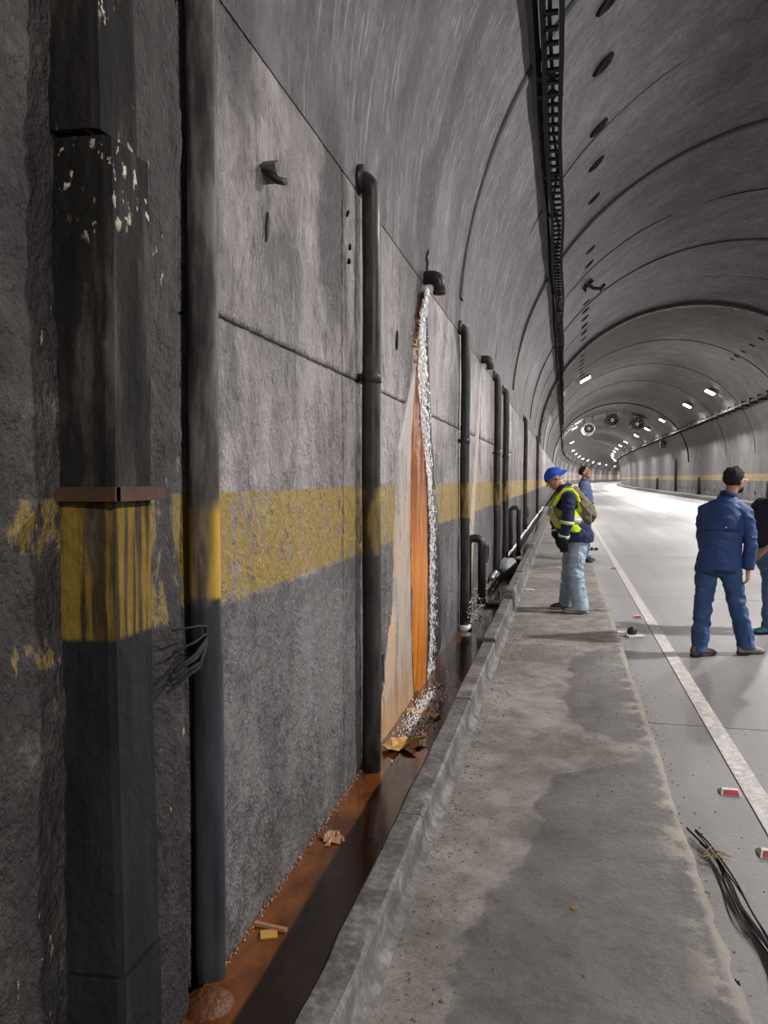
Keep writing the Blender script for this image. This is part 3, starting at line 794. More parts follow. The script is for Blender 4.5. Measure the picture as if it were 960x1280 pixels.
def trunk_mat():
    g = G('trunking_paint'); p = g.pos(); X, Y, Z = g.sep(p)
    n = g.noise(g.scale(p, (2, 2, .35)), 6, 6, .6); f = g.noise(p, 30, 4)
    up = g.ramp(n, [(.40, (.008, .0075, .007)), (.55, (.020, .018, .017)), (.66, (.075, .07, .062))])
    lo = g.ramp(n, [(.38, (.010, .0105, .013)), (.62, (.022, .023, .028))])
    col = g.mix(g.mr(Z, 1.145, 1.125), up, lo)
    m = g.ma('MULTIPLY', g.mr(Z, 1.13, 1.145), g.mr(Z, 1.45, 1.44)); n2 = g.noise(g.scale(p, (2, 3, .12)), 14, 4, .6)
    m = g.ma('MULTIPLY', m, g.mr(g.ma('ADD', n2, g.ma('MULTIPLY', n, .4)), .60, .76, .12, .9))
    col = g.mix(m, col, g.mix(f, (.16, .10, .016), (.27, .18, .03)))
    lime = g.ma('MULTIPLY', g.mr(g.noise(g.scale(p, (1, 1, .6)), 40, 3), .60, .66), g.ma('MULTIPLY', g.mr(Z, 1.75, 1.95), g.mr(g.noise(p, 4, 2), .5, .6)))
    col = g.mix(lime, col, (.55, .5, .4))
    return g.done(col, .85, 0, g.bump(g.ma('ADD', n, f), .6, .015), .2)
M['trunk'] = trunk_mat()
root = thing('cable_trunking', 'boxed dark cable trunking up the nearest bay with a rusty strap', 'trunking', (-1.05, 1.6, -.3))
def trunk_box(z0, z1, x1, y0, y1, name):
    rings = []
    for z in np.linspace(z0, z1, 18):
        w = .004 * math.sin(4 * z)
        rings.append([(-1.13, y0 - .01, z), (x1 - .015 + w, y0, z), (x1 + w, y0 + .012, z), (x1 + w, y1 - .012, z), (x1 - .015 + w, y1, z), (-1.13, y1 + .01, z)])
    P = [p for r_ in rings for p in r_]; F = []
    for i in range(len(rings) - 1):
        for k in range(6): F.append((i * 6 + k, i * 6 + (k + 1) % 6, (i + 1) * 6 + (k + 1) % 6, (i + 1) * 6 + k))
    F += [tuple(range(6))[::-1], tuple((len(rings) - 1) * 6 + k for k in range(6))]
    MB().add(P, F).build(name, M['trunk'], root)
trunk_box(-.38, .36, -.966, 1.514, 1.694, 'foot_cover')
trunk_box(.368, 2.245, -.97, 1.515, 1.69, 'lower_cover')
trunk_box(2.255, 3.3, -.985, 1.50, 1.67, 'upper_cover')
mb = MB(); mb.box((-.957, 1.60, 1.465), (.018, .21, .032)); mb.box((-1.03, 1.50, 1.465), (.164, .022, .031)); mb.box((-1.03, 1.70, 1.465), (.15, .016, .031))
mb.build('strap', M['rust'], root)
# frayed wires poking from the joint
root = thing('frayed_wires', 'frayed dark wires poking out of the joint beside the trunking', 'wires', (-1.08, 2.1, 1.0))
for k in range(7):
    y0 = 2.2; a = random.uniform(-.06, .08)
    pts = [(-1.09, y0, 1.0 + random.uniform(-.02, .02)), (-1.04, y0 - .10, 1.02 + a * .5), (-1.03 + random.uniform(-.02, .02), y0 - .19, 1.0 + a), (-1.05, y0 - .27 - random.uniform(0, .05), .98 + a * 1.3)]
    MB().tube(pts, random.uniform(.003, .008), 6).build('wire', M['cable'], root, True)
# hook on the second bay
root = thing('wall_hook', 'small bent bracket sticking out of the wall before the nearest pipe', 'bracket', (-1.09, 2.72, 2.62))
MB().box((-1.07, 2.72, 2.63), (.07, .05, .07), Matrix.Rotation(.6, 3, 'X')).build('plate', M['kerb'], root)
MB().tube([(-1.09, 2.70, 2.64), (-1.03, 2.70, 2.59), (-1.02, 2.74, 2.60)], .014, 8).build('prong', M['black'], root, True)
for i, (y, z, l, lab) in enumerate(((2.74, 2.44, .12, 'thin black scar proud of the wall under the bent bracket'), (5.05, 2.42, .14, 'thin black scar proud of the wall left of the rust streak'))):
    o = MB().ell((-1.092, y, z), (.012, 0, 0), (0, .014, 0), (0, .01, l / 2), 8, 6).build('wall_scar', M['black'], None, True, (-1.092, y, z)); tag(o, lab, 'wall scar')

# ------------------------------------------------------------------ the leak: lime, rust and falling water on the wall
def deposit(name, L, R, mat, label, thick=.012, nz=90, ny=14, jag=.03, x0=-1.098):
    L = sorted(L, key=lambda p: p[1]); R = sorted(R, key=lambda p: p[1])
    zl, yl = [p[1] for p in L], [p[0] for p in L]; zr, yr = [p[1] for p in R], [p[0] for p in R]
    z0 = max(-.15, min(zl[0], zr[0])); z1 = min(zl[-1], zr[-1])
    zs = np.linspace(z0, z1, nz)
    a = np.interp(zs, zl, yl) + fbm(zs * 3, zs * 0 + 1, 4) * jag; b = np.interp(zs, zr, yr) + fbm(zs * 3, zs * 0 + 9, 4) * jag
    Gd = np.zeros((nz, ny, 3))
    for j, t in enumerate(np.linspace(0, 1, ny)):
        y = (a + (b - a) * t) * .978
        Gd[:, j, 1] = y; Gd[:, j, 2] = zs
        prof_ = max(0, 1 - (2 * t - 1) ** 4)
        Gd[:, j, 0] = x0 + prof_ * (thick + .4 * thick * fbm(y * 16, zs * 1.5, 3)) + np.where(prof_ == 0, -.02, 0)
    o = MB().quadgrid(Gd).build(name, M[mat], None, True, (x0, float(b[0]), float(z0)))
    return tag(o, label, 'deposit')
deposit('lime_deposit', [(5.9, 2.55), (5.52, 2.07), (5.2, 1.71), (5.1, 1.38), (5.05, .95), (4.98, .63), (4.85, .45), (4.75, .18), (4.5, -.06), (4.35, -.15)],
        [(5.98, 2.55), (5.75, 2.09), (5.66, 1.72), (5.66, 1.37), (5.66, .9), (5.70, .4), (5.80, 0), (5.90, -.2)], 'pale', 'pale lime and rust crust spreading left of the orange streak', .022)
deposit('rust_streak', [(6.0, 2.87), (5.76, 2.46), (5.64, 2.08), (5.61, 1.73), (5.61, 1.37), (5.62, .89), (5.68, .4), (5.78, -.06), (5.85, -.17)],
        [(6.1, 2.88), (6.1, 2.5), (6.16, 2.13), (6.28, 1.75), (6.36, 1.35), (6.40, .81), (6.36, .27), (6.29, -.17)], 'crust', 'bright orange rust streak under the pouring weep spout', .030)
deposit('wet_film', [(6.05, 2.95), (5.95, 2.59), (5.95, 2.22), (6.1, 1.87), (6.28, 1.49), (6.38, 1.08), (6.38, .67), (6.38, .13), (6.25, -.15)],
        [(6.17, 2.95), (6.30, 2.67), (6.42, 2.29), (6.52, 1.9), (6.70, 1.49), (6.95, 1.05), (7.15, .59), (7.10, -.0), (6.9, -.15)], 'wetfilm', 'wet black film of water on the wall right of the rust streak', .034)
deposit('lime_deposit', [(10.40, 2.9), (10.1, 2.2), (9.7, 1.5), (9.4, .9), (9.3, .3), (9.2, -.15)], [(10.48, 2.9), (10.35, 2.2), (10.05, 1.5), (9.8, .9), (9.6, .3), (9.5, -.15)], 'pale', 'pale lime run below the dripping weep spout past the second pipe', .02)
deposit('rust_streak', [(8.75, .32), (8.62, .1), (8.5, -.15)], [(9.3, .35), (9.35, .1), (9.4, -.15)], 'crust', 'short orange rust patch at the wall foot by the gooseneck', .02)

# falling water: thousands of drops and ropes, one body of water
M['foam'] = simple('beige_scum', (.30, .23, .17), .4, 0, .4, 30)
M['sludge'] = simple('rust_sludge', (.11, .035, .009), .5, 0, .4, 14, .6, None, .02)
def water_drops(name, samp, n, label, rmin=.003, rmax=.009, st=2.5, mat='spray'):
    tpl_v = []; tpl_f = []
    bm = bmesh.new(); bmesh.ops.create_icosphere(bm, subdivisions=1, radius=1)
    tv = np.array([v.co[:] for v in bm.verts]); tf = [tuple(v.index for v in f.verts) for f in bm.faces]; bm.free()
    mb = MB()
    for k in range(n):
        p = samp(); r_ = random.uniform(rmin, rmax)
        mb.add(tv * np.array([r_ * .7, r_, r_ * random.uniform(1, st)]) + np.array(p), tf)
    o = mb.build(name, M[mat], None, True, None, False)
    return tag(o, label, 'water', None, 'stuff')
WL = sorted([(6.06, 2.96), (5.86, 2.59), (5.83, 2.22), (6.0, 1.87), (6.26, 1.49), (6.39, 1.08), (6.39, .67), (6.4, .13), (6.25, -.14)], key=lambda p: p[1])
WR = sorted([(6.14, 2.96), (6.22, 2.67), (6.30, 2.29), (6.40, 1.9), (6.52, 1.49), (6.70, 1.05), (6.82, .59), (6.8, 0), (6.7, -.14)], key=lambda p: p[1])
def samp_stream():
    z = random.uniform(-.12, 1.6) if random.random() < .30 else random.uniform(1.4, 2.95)
    a = np.interp(z, [p[1] for p in WL], [p[0] for p in WL]); b = np.interp(z, [p[1] for p in WR], [p[0] for p in WR])
    t = random.betavariate(1.3, 1.9)
    xx = -1.065 + random.uniform(-.01, .012) + .12 * max(0, z - 2.72)
    return (xx, (a + (b - a) * t) * (-xx / 1.1 if z < 2.72 else 1.065 / 1.1), z)
water_drops('falling_water', samp_stream, 3300, 'white sheet of water falling from the weep spout over the rust streak', .003, .0085, 4)
water_drops('splashing_water', lambda: (-.93 + random.gauss(0, .05), 5.25 + random.gauss(0, .28), -.125 + abs(random.gauss(0, .012))), 900, 'white splashes on the gutter water below the rust streak', .003, .009, 1)
water_drops('splashing_water', lambda: (-.97 + random.gauss(0, .04), 8.9 + random.gauss(0, .35), random.uniform(-.12, .2)), 500, 'white splashes around the gooseneck pipe in the gutter', .003, .009, 2)
water_drops('gutter_foam', lambda: (-1.085 + random.gauss(0, .006), random.uniform(2.3, 5.5), -.127 + random.gauss(0, .003)), 520, 'thin line of pale scum where the gutter water meets the wall', .002, .006, 1, 'foam')

# ------------------------------------------------------------------ litter, road studs, wires
def stud(x, y, label, sc=1.0):
    root = thing('road_stud', label, 'road stud', (x, y, -.15), 'red and white road studs')
    mb = MB(); w, l, h = .105, .085, .022
    P = [(-w / 2, -l / 2, 0), (w / 2, -l / 2, 0), (w / 2, l / 2, 0), (-w / 2, l / 2, 0), (-w / 2 + .012, -l / 2 + .03, h), (w / 2 - .012, -l / 2 + .03, h), (w / 2 - .012, l / 2 - .03, h), (-w / 2 + .012, l / 2 - .03, h)]
    mb.add([(x + a, y + b, -.148 + c) for a, b, c in P], [(3, 2, 1, 0), (4, 5, 6, 7), (0, 1, 5, 4), (1, 2, 6, 5), (2, 3, 7, 6), (3, 0, 4, 7)])
    mb.build('stud_body', M['stud'], root)
    Q = [(-w / 2 + .014, -l / 2 + .001, .003), (w / 2 - .014, -l / 2 + .001, .003), (w / 2 - .02, -l / 2 + .026, h - .002), (-w / 2 + .02, -l / 2 + .026, h - .002)]
    mb = MB().add([(x + a, y + b - .002, -.146 + c) for a, b, c in Q] + [(x + a, y + b + .004, -.149 + c) for a, b, c in Q], [(0, 1, 2, 3), (7, 6, 5, 4), (0, 4, 5, 1), (1, 5, 6, 2), (2, 6, 7, 3), (3, 7, 4, 0)])
    mb.build('lens', M['red'], root)
M['stud'] = simple('worn_white_plastic', (.62, .60, .57), .5, 0, .2, 40); M['red'] = simple('red_reflector', (.42, .06, .07), .3, 0, .2, 40)
stud(.865, 4.27, 'red and white road stud beside the white line, second nearest')
stud(.90, 3.60, 'red and white road stud nearest the camera, at the picture edge')
stud(.87, 9.5, 'red and white road stud on the road just past the black bulb')
stud(.90, 14.6, 'farthest red and white road stud beside the white line')

root = thing('wire_bundle', 'bundle of old dark wires trailing along the walkway edge', 'wires', (.66, 3.0, -.15))
base = [(.585, 3.72), (.625, 3.60), (.655, 3.48), (.665, 3.36), (.672, 3.22), (.678, 3.05), (.70, 2.92), (.715, 2.80), (.70, 2.65), (.68, 2.5), (.665, 2.3), (.66, 2.0)]
for k in range(6):
    pts = []
    for i, (x, y) in enumerate(base):
        sp = [.030, .022, .006, .010, .022, .030, .024, .006, .010, .012, .010, .012][i]
        ph = (k - 2.5) / 2.5
        pts.append((x + ph * sp + .3 * sp * math.sin(k * 2.3 + i), y + .01 * math.sin(k + i), -.140 + .006 * (k % 3) + .01 * abs(math.sin(i * .9 + k))))
    if k % 3 == 0: pts = pts[1:]
    n = 40; idx = np.linspace(0, len(pts) - 1, n); A = np.array(pts)
    sm = np.stack([np.interp(idx, range(len(pts)), A[:, c]) for c in range(3)], 1)
    for _ in range(3): sm[1:-1] = (sm[:-2] + 2 * sm[1:-1] + sm[2:]) / 4
    MB().tube(list(sm), .0032 + .0012 * (k % 2), 6).build('strand', M['cable'] if k % 2 else M['wiregrey'] if 'wiregrey' in M else M['cable'], root, True)
M['straw'] = simple('dry_straw', (.30, .24, .13), .9)
mb = MB()
for k in range(14):
    c = Vector((.645 + random.gauss(0, .02), 3.49 + random.gauss(0, .035), -.125)); d = Vector((random.gauss(0, 1), random.gauss(0, 1), random.gauss(0, .25))).normalized() * .04
    mb.tube([c - d, c + Vector((0, 0, .008)), c + d], .002, 4)
mb.build('straw_tuft', M['straw'], root)

# black rubber bulb with a white foot beside the walkway edge
root = thing('rubber_bulb', 'black rubber bulb lying on a white scrap at the walkway edge', 'litter', (.70, 8.35, -.15))
MB().ell((.71, 8.35, -.098), (.050, 0, .015), (0, .046, 0), (-.015, 0, .048), 16, 10).build('bulb', M['black'], root, True)
MB().box((.74, 8.30, -.137), (.17, .07, .02), Matrix.Rotation(.3, 3, 'Z')).box((.60, 8.37, -.13), (.10, .05, .035), Matrix.Rotation(-.4, 3, 'Z')).build('white_scrap', M['stud'], root)

def crumple(name, c, size, mat, label, cat='litter', seed=1, h=.03, yaw=0):
    n = 7; Gd = np.zeros((n, n, 3)); r_ = np.random.RandomState(seed)
    for i in range(n):
        for j in range(n):
            a = (i / (n - 1) - .5) * size[0] * (1 + .25 * r_.randn() * .5); b = (j / (n - 1) - .5) * size[1] * (1 + .25 * r_.randn() * .5)
            Gd[i, j] = (c[0] + a * math.cos(yaw) - b * math.sin(yaw), c[1] + a * math.sin(yaw) + b * math.cos(yaw), c[2] + .006 + h * abs(r_.randn()) * .5)
    bot = Gd.copy(); bot[..., 2] -= .004
    mb = MB().quadgrid(Gd); mb.quadgrid(bot)
    o = mb.build(name, mat, None, False, (c[0], c[1], c[2])); return tag(o, label, cat)
M['ochre'] = simple('wet_ochre_card', (.48, .26, .06), .5, 0, .35, 9, .4)
M['paper'] = simple('damp_paper', (.36, .20, .10), .6, 0, .35, 14, .4)
M['whitepaper'] = simple('white_paper', (.6, .58, .55), .7, 0, .2, 14)
M['drybrown'] = simple('dry_leaf', (.22, .10, .03), .7, 0, .4, 20)
M['plastic'] = simple('milky_plastic', (.40, .41, .43), .2, 0, .4, 15, .5)
M['olive'] = simple('wet_plank', (.12, .11, .07), .5, 0, .4, 10, .4)
crumple('card_scrap', (-.94, 4.50, -.128), (.19, .22), M['ochre'], 'ochre card scrap floating in the gutter below the rust streak', seed=2, h=.03)
crumple('paper_scrap', (-1.005, 3.26, -.130), (.09, .11), M['paper'], 'small folded paper scrap floating in the gutter near the nearest pipe', seed=3, h=.018, yaw=.6)
root = thing('wood_chip', 'broken wood chip across the gutter near the joint cover', 'litter', (-1.02, 2.54, -.13))
MB().box((-1.02, 2.55, -.123), (.13, .015, .012), Matrix.Rotation(-.12, 3, 'Z')).build('stick', M['paper'], root)
MB().box((-1.01, 2.51, -.126), (.06, .05, .006), Matrix.Rotation(.4, 3, 'Z')).build('flake', M['ochre'], root)
tag(MB().box((-.93, 5.15, -.12), (.24, .07, .02), Matrix.Rotation(-.35, 3, 'Z')).build('wood_chip', M['ochre'], None, False, (-.93, 5.15, -.13)), 'orange stained wood chip in the splashing gutter water', 'litter')
tag(MB().box((-.90, 9.9, -.10), (.42, .24, .03), Matrix.Rotation(.1, 3, 'Z')).build('plank', M['olive'], None, False, (-.9, 9.9, -.115)), 'wet plank lying across the gutter behind the gooseneck', 'plank')
tag(MB().tube([(-1.02, 8.2, -.14), (-1.02, 8.2, -.075)], [.075, .06], 12).build('pipe_foot', M['stud'], None, True, (-1.02, 8.2, -.14)), 'white concrete lump at the foot of the second drain pipe', 'lump')
mb = MB(); mb.ell((-.90, 13.0, .0), (.17, 0, 0), (0, .26, 0), (0, 0, .16), 18, 12)
for i, p in enumerate(mb.v):
    q = Vector(p); d = mnoise.noise(q * 9) * .05 + mnoise.noise(q * 23) * .02; v = (q - Vector((-.9, 13, 0))).normalized() * d
    mb.v[i] = tuple(q + v)
tag(mb.build('plastic_bag', M['plastic'], None, True, (-.9, 13, -.13)), 'crumpled milky plastic bag lying in the gutter', 'bag')
crumple('paper_scrap', (-.43, 10.4, .0), (.16, .06), M['whitepaper'], 'torn white paper scrap on the walkway by the kerb', seed=4, h=.015)
crumple('dark_rag', (.58, 16.5, .0), (.22, .12), M['black'], 'crumpled black rag on the walkway behind the men', seed=5, h=.06)
crumple('leaf', (.46, 15.2, .0), (.12, .06), M['drybrown'], 'brown dry leaf on the walkway near the black rag', seed=6, h=.02)
crumple('leaf', (.05, 2.69, .0), (.018, .014), M['ochre'], 'tiny orange leaf on the damp walkway in front', seed=8, h=.006)
crumple('pebble_black', (.565, 2.63, -.15), (.016, .016), M['black'], 'black pebble on the road at the walkway edge', 'pebble', seed=9, h=.01)

# grit swept against the kerb
bm = bmesh.new(); bmesh.ops.create_icosphere(bm, subdivisions=1, radius=1)
tv = np.array([v.co[:] for v in bm.verts]); tf = [tuple(v.index for v in f.verts) for f in bm.faces]; bm.free()
mb = MB()
for k in range(1600):
    y = random.choice([random.uniform(1.8, 7.5), random.gauss(6.6, .5), random.gauss(7.2, .35), random.gauss(5.0, 1.2)])
    x = -.50 + abs(random.gauss(0, .10)) if random.random() < .75 else random.uniform(-.45, .5)
    r_ = random.uniform(.0015, .005) * (1.5 if random.random() < .08 else 1)
    mb.add(tv * np.array([r_ * random.uniform(.7, 1.3), r_ * random.uniform(.7, 1.3), r_ * .6]) + np.array((x, y, fbm(np.array([x * 2.2]), np.array([y * 1.6]), 4)[0] * .010 + r_ * .3)), tf)
M['grit'] = simple('brown_grit', (.17, .14, .11), .9, 0, .6, 60)
tag(mb.build('grit', M['grit'], None, False, None, False), 'loose brown grit scattered along the kerb on the walkway', 'grit', None, 'stuff')
# crumbs on the road side
mb = MB()
for k in range(350):
    y = random.uniform(1.9, 9); x = .54 + abs(random.gauss(0, .05)) if random.random() < .6 else random.uniform(.55, 2.5)
    r_ = random.uniform(.0015, .006); mb.add(tv * np.array([r_, r_ * 1.2, r_ * .6]) + np.array((x, y, -.149)), tf)
tag(mb.build('grit', M['grit'], None, False, None, False), 'loose crumbs scattered on the road beside the walkway', 'grit', None, 'stuff')
# rust sludge mound at the foot of the joint cover
mb = MB(); mb.ell((-1.06, 2.13, -.15), (.09, 0, 0), (0, .085, 0), (0, 0, .055), 18, 10)
tag(mb.build('rust_sludge', M['sludge'], None, True, (-1.075, 2.10, -.2)), 'mound of rusty sludge at the foot of the joint cover', 'sludge')

# pipes and weep holes on the far right wall
for i, y in enumerate((47, 58, 70, 84, 100)):
    h = (1.35, 1.9, 1.5, 3.4, 1.6)[i]
    root = thing('drain_pipe', '%s dark drain pipe from the right along the far right wall' % ORD[i], 'pipe', (11.2, y, .12), 'drain pipes of the right wall')
    MB().tube([(11.2, y, .12), (11.2, y, h - .1), (11.24, y, h), (11.32, y, h)], .13, 10).build('pipe_body', M['pipe_plain'], root, True)
    MB().box((11.24, y, h * .6), (.14, .34, .06)).build('clamp', M['pipe_plain'], root)
hm = MB().tube([(0, 0, 0), (-.03, 0, 0)], .12, 12).mesh('weep_hole'); hm.materials.append(M['black'])
for i, y in enumerate([44.5, 47.5, 50.5] + list(np.arange(59, 84, 2.2))):
    o = bpy.data.objects.new('weep_hole', hm); COL.objects.link(o); o.location = (11.30, y, .62)
    tag(o, '%s round black weep hole from the right in the far right wall' % ORD[i], 'weep hole', 'weep holes of the right wall')

# ------------------------------------------------------------------ people
def remesh(mb, vox, sm=3, folds=0., fs=7., seed=0, zfold=None):
    me = mb.mesh('tmp')
    o = bpy.data.objects.new('tmp', me); COL.objects.link(o)
    m = o.modifiers.new('r', 'REMESH'); m.mode = 'VOXEL'; m.voxel_size = vox; m.use_smooth_shade = True
    if sm: s = o.modifiers.new('s', 'SMOOTH'); s.iterations = sm; s.factor = .5
    dg = bpy.context.evaluated_depsgraph_get(); dg.update()
    me2 = bpy.data.meshes.new_from_object(o.evaluated_get(dg))
    bpy.data.objects.remove(o); bpy.data.meshes.remove(me)
    if folds:
        nv = len(me2.vertices); co = np.zeros(nv * 3); no = np.zeros(nv * 3)
        me2.vertices.foreach_get('co', co); me2.vertices.foreach_get('normal', no)
        co = co.reshape(-1, 3); no = no.reshape(-1, 3)
        u = co[:, 0] * .8 + co[:, 1] * .8; d = fbm((co[:, 2] * 1.0 + u * .5) * fs + seed, (u * .55 - co[:, 2] * .35) * fs + seed * 3, 3)
        d = np.abs(d) * -1.6 + .5
        co += no * (d * folds)[:, None]
        me2.vertices.foreach_set('co', co.ravel()); me2.update()
    return me2

def unit(v): v = V3(v); return v / (np.linalg.norm(v) + 1e-9)

def head_mb(mb, c, fwd, up, s=1.0):
    """skull, jaw, nose, brow, ears in one lump; c = centre of the head"""
    f = unit(fwd); u = unit(V3(up) - f * np.dot(up, f)); r = np.cross(f, u); c = V3(c)
    E = lambda p, a, b, d: mb.ell(c + s * (r * p[0] + f * p[1] + u * p[2]), r * a * s, f * b * s, u * d * s, 18, 12)
    E((0, -.012, .030), .074, .092, .085)        # skull
    E((0, .020, -.020), .064, .068, .080)        # face
    E((0, .035, -.070), .048, .045, .040)        # jaw
    E((0, .066, -.092), .022, .020, .018)        # chin
    E((0, .078, .028), .050, .016, .014)         # brow
    mb.tube([c + s * (f * .082 + u * .020), c + s * (f * .100 - u * .010), c + s * (f * .108 - u * .026), c + s * (f * .085 - u * .034)], [.010 * s, .013 * s, .016 * s, .012 * s], 8)
    E((0, .078, -.058), .024, .014, .009)        # lips
    for k in (-1, 1):
        E((k * .078, -.008, -.008), .010, .020, .032)
        E((k * .040, .062, -.020), .024, .018, .020)
    return f, u, r

def hand_mb(mb, w, d, palm_n, thumb, curl=.5, s=1.0, grow=0.0):
    """w wrist, d pointing direction, palm_n palm normal, thumb side direction"""
    w = V3(w); d = unit(d); n = unit(V3(palm_n) - d * np.dot(palm_n, d)); t = np.cross(d, n); t = t if np.dot(t, thumb) > 0 else -t
    mb.loft([(w + d * q * s, t * (a + grow) * s, n * (b + grow) * s) for q, a, b in ((-.03, .026, .020), (.01, .030, .019), (.045, .040, .016), (.085, .042, .014), (.098, .036, .011))], 12)
    for k, (off, L, cu) in enumerate(((.031, .072, .9), (.0105, .080, 1.0), (-.0105, .075, 1.05), (-.031, .058, 1.15))):
        p = w + (d * .088 + t * off) * s; dd = d.copy(); pts = [p - d * .015 * s, p]
        for seg in (.45, .32, .23):
            a = curl * cu * .75; dd = unit(dd * math.cos(a) + n * math.sin(a)); p = p + dd * L * seg * s; pts.append(p)
        rr = (.0092 + grow) * s; mb.tube(pts, [rr, rr, rr * .95, rr * .88, rr * .75], 8)
    p = w + (d * .028 + t * .028) * s; dd = unit(d * .6 + t * .75 + n * .25); q1 = p + dd * .036 * s; q2 = q1 + unit(d * .9 + t * .15 + n * .4) * .032 * s; q3 = q2 + unit(d * .8 + n * .6) * .024 * s
    mb.tube([p - dd * .015 * s, p, q1, q2, q3], [(.013 + grow) * s, (.0135 + grow) * s, (.011 + grow) * s, (.0095 + grow) * s, (.008 + grow) * s], 8)

def foot_shoe(mb, ank, toe_dir, z0, L=.28, w=.05, sole=False):
    t = unit((toe_dir[0], toe_dir[1], 0)); s = np.cross((0, 0, 1), t); a = V3((ank[0], ank[1], z0))
    if sole:
        mb.loft([(a + t * q * L + V3((0, 0, .013 + l)), s * ww, V3((0, 0, .014))) for q, ww, l in ((-.32, .022, .004), (-.27, .036, 0), (-.1, .039, 0), (.15, .043, 0), (.38, .050, 0), (.55, .046, .002), (.66, .030, .006), (.70, .012, .010))], 12)
        return
    rings = [(-.31, .020, .030, .045), (-.26, .036, .048, .055), (-.1, .040, .058, .064), (.06, .041, .050, .058), (.22, .043, .038, .048), (.40, .048, .030, .040), (.55, .044, .026, .034), (.65, .028, .018, .027), (.69, .010, .010, .022)]
    mb.loft([(a + t * q * L + V3((0, 0, zc)), s * ww, V3((0, 0, hh))) for q, ww, hh, zc in rings], 14)
    mb.tube([a + V3((0, 0, .05)), a + V3((0, 0, .13))], [.046, .044], 12)

def torso_rings(spec, rv, grow=0.0):
    """spec: list of (centre, half width, half depth, forward lean vector)"""
    out = []
    for c, w, d, fv in spec: out.append((c, unit(rv) * (w + grow), unit(fv) * (d + grow)))
    return out

def person(J, label, skin, parts_fn, voxel=.0075):
    base = J['base']
    root = thing('person', label, 'person', base)
    mb = MB(); rv = J['rv']
    mb.loft(torso_rings(J['torso'], rv, -.015), 18)
    mb.tube([J['neck'], J['headc']], [.058, .052], 12)
    f, u, r = head_mb(mb, J['headc'], J['face'], J.get('up', (0, 0, 1)))
    for S in 'LR':
        mb.tube([J['chest_in' + S], J['sh' + S], (V3(J['sh' + S]) + V3(J['el' + S])) / 2, J['el' + S], (V3(J['el' + S]) * .6 + V3(J['wr' + S]) * .4), J['wr' + S]], [.05, .056, .047, .038, .039, .026], 12)
        hd, pn, th, cu = J['hand' + S]; hand_mb(mb, J['wr' + S], hd, pn, th, cu)
        mb.tube([J['hip' + S], (V3(J['hip' + S]) + V3(J['kn' + S])) / 2, J['kn' + S], V3(J['kn' + S]) * .65 + V3(J['an' + S]) * .35, J['an' + S]], [.085, .075, .055, .055, .036], 12)
        t = unit((J['toe' + S][0], J['toe' + S][1], 0)); a = V3(J['an' + S])
        mb.tube([a, a + t * .03 - V3((0, 0, .04)), a + t * .07 - V3((0, 0, .055))], [.032, .026, .016], 10)
    me = remesh(mb, voxel, 2)
    link_mesh('body', me, skin, root, True)
    for k in (-1, 1):
        e = V3(J['headc']) + r * k * .030 + f * .078 + u * .008
        MB().ell(e, r * .012, f * .008, u * .007, 10, 6).build('eye', M['eye'], root, True)
        MB().tube([e + u * .018 - r * .018 + f * .006, e + u * .022 + f * .010, e + u * .018 + r * .018 + f * .006], .004, 6).build('eyebrow', J.get('browm', M['hair']), root, True)
    MB().ell(V3(J['headc']) + f * .089 - u * .058, r * .022, f * .005, u * .006, 10, 6).build('mouth', M['lip'], root, True)
    parts_fn(root, J, f, u, r)
    return root

def sleeve(mb, J, S, end=1.0, r0=.078, r1=.05, grow=0):
    sh, el, wr = V3(J['sh' + S]), V3(J['el' + S]), V3(J['wr' + S])
    pts = [J['chest_in' + S], sh, (sh + el) / 2]; rr = [r0 * .95, r0, r0 * .88]
    if end > .5: pts += [el, el * .5 + wr * .5, el * (1 - (end - .0) * .95) + wr * end * .95]; rr += [r0 * .80, r0 * .70, r1]
    mb.tube(pts, [q + grow for q in rr], 14)
def trousers(J, root, mat, r_hip=.108, r_kn=.082, r_an=.075, seed=0, hem=.05, folds=.022):
    mb = MB(); spec = J['pelvis']; mb.loft(torso_rings(spec, J['rv']), 18)
    for S in 'LR':
        h, k, a = V3(J['hip' + S]), V3(J['kn' + S]), V3(J['an' + S]); e = a - V3((0, 0, hem))
        mb.tube([h + V3((0, 0, .02)), h - V3((0, 0, .04)), (h + k) / 2, k, (k + a) / 2, a, e], [r_hip * .9, r_hip, (r_hip + r_kn) / 2 * 1.0, r_kn, (r_kn + r_an) / 2, r_an, r_an * 1.02], 16)
    link_mesh('trousers', remesh(mb, .010, 2, folds, 12., seed), mat, root, True)
def shoes(J, root, mats, sole):
    for S, m in zip('LR', mats):
        mb = MB(); foot_shoe(mb, J['an' + S], J['toe' + S], J['gz']); o = link_mesh('shoe', remesh(mb, .008, 2), m, root, True)
        mb = MB(); foot_shoe(mb, J['an' + S], J['toe' + S], J['gz'], sole=True); mb.build('sole', sole, o, True)
        t = unit((J['toe' + S][0], J['toe' + S][1], 0)); s_ = np.cross((0, 0, 1), t); a = V3((J['an' + S][0], J['an' + S][1], J['gz']))
        mb = MB()
        for q, z in ((.10, .108), (.16, .098), (.22, .089)): mb.tube([a + t * .28 * q - s_ * .026 + V3((0, 0, z - .012)), a + t * .28 * q + V3((0, 0, z)), a + t * .28 * q + s_ * .026 + V3((0, 0, z - .012))], .004, 5)
        mb.build('laces', M['whitepaper'], o)
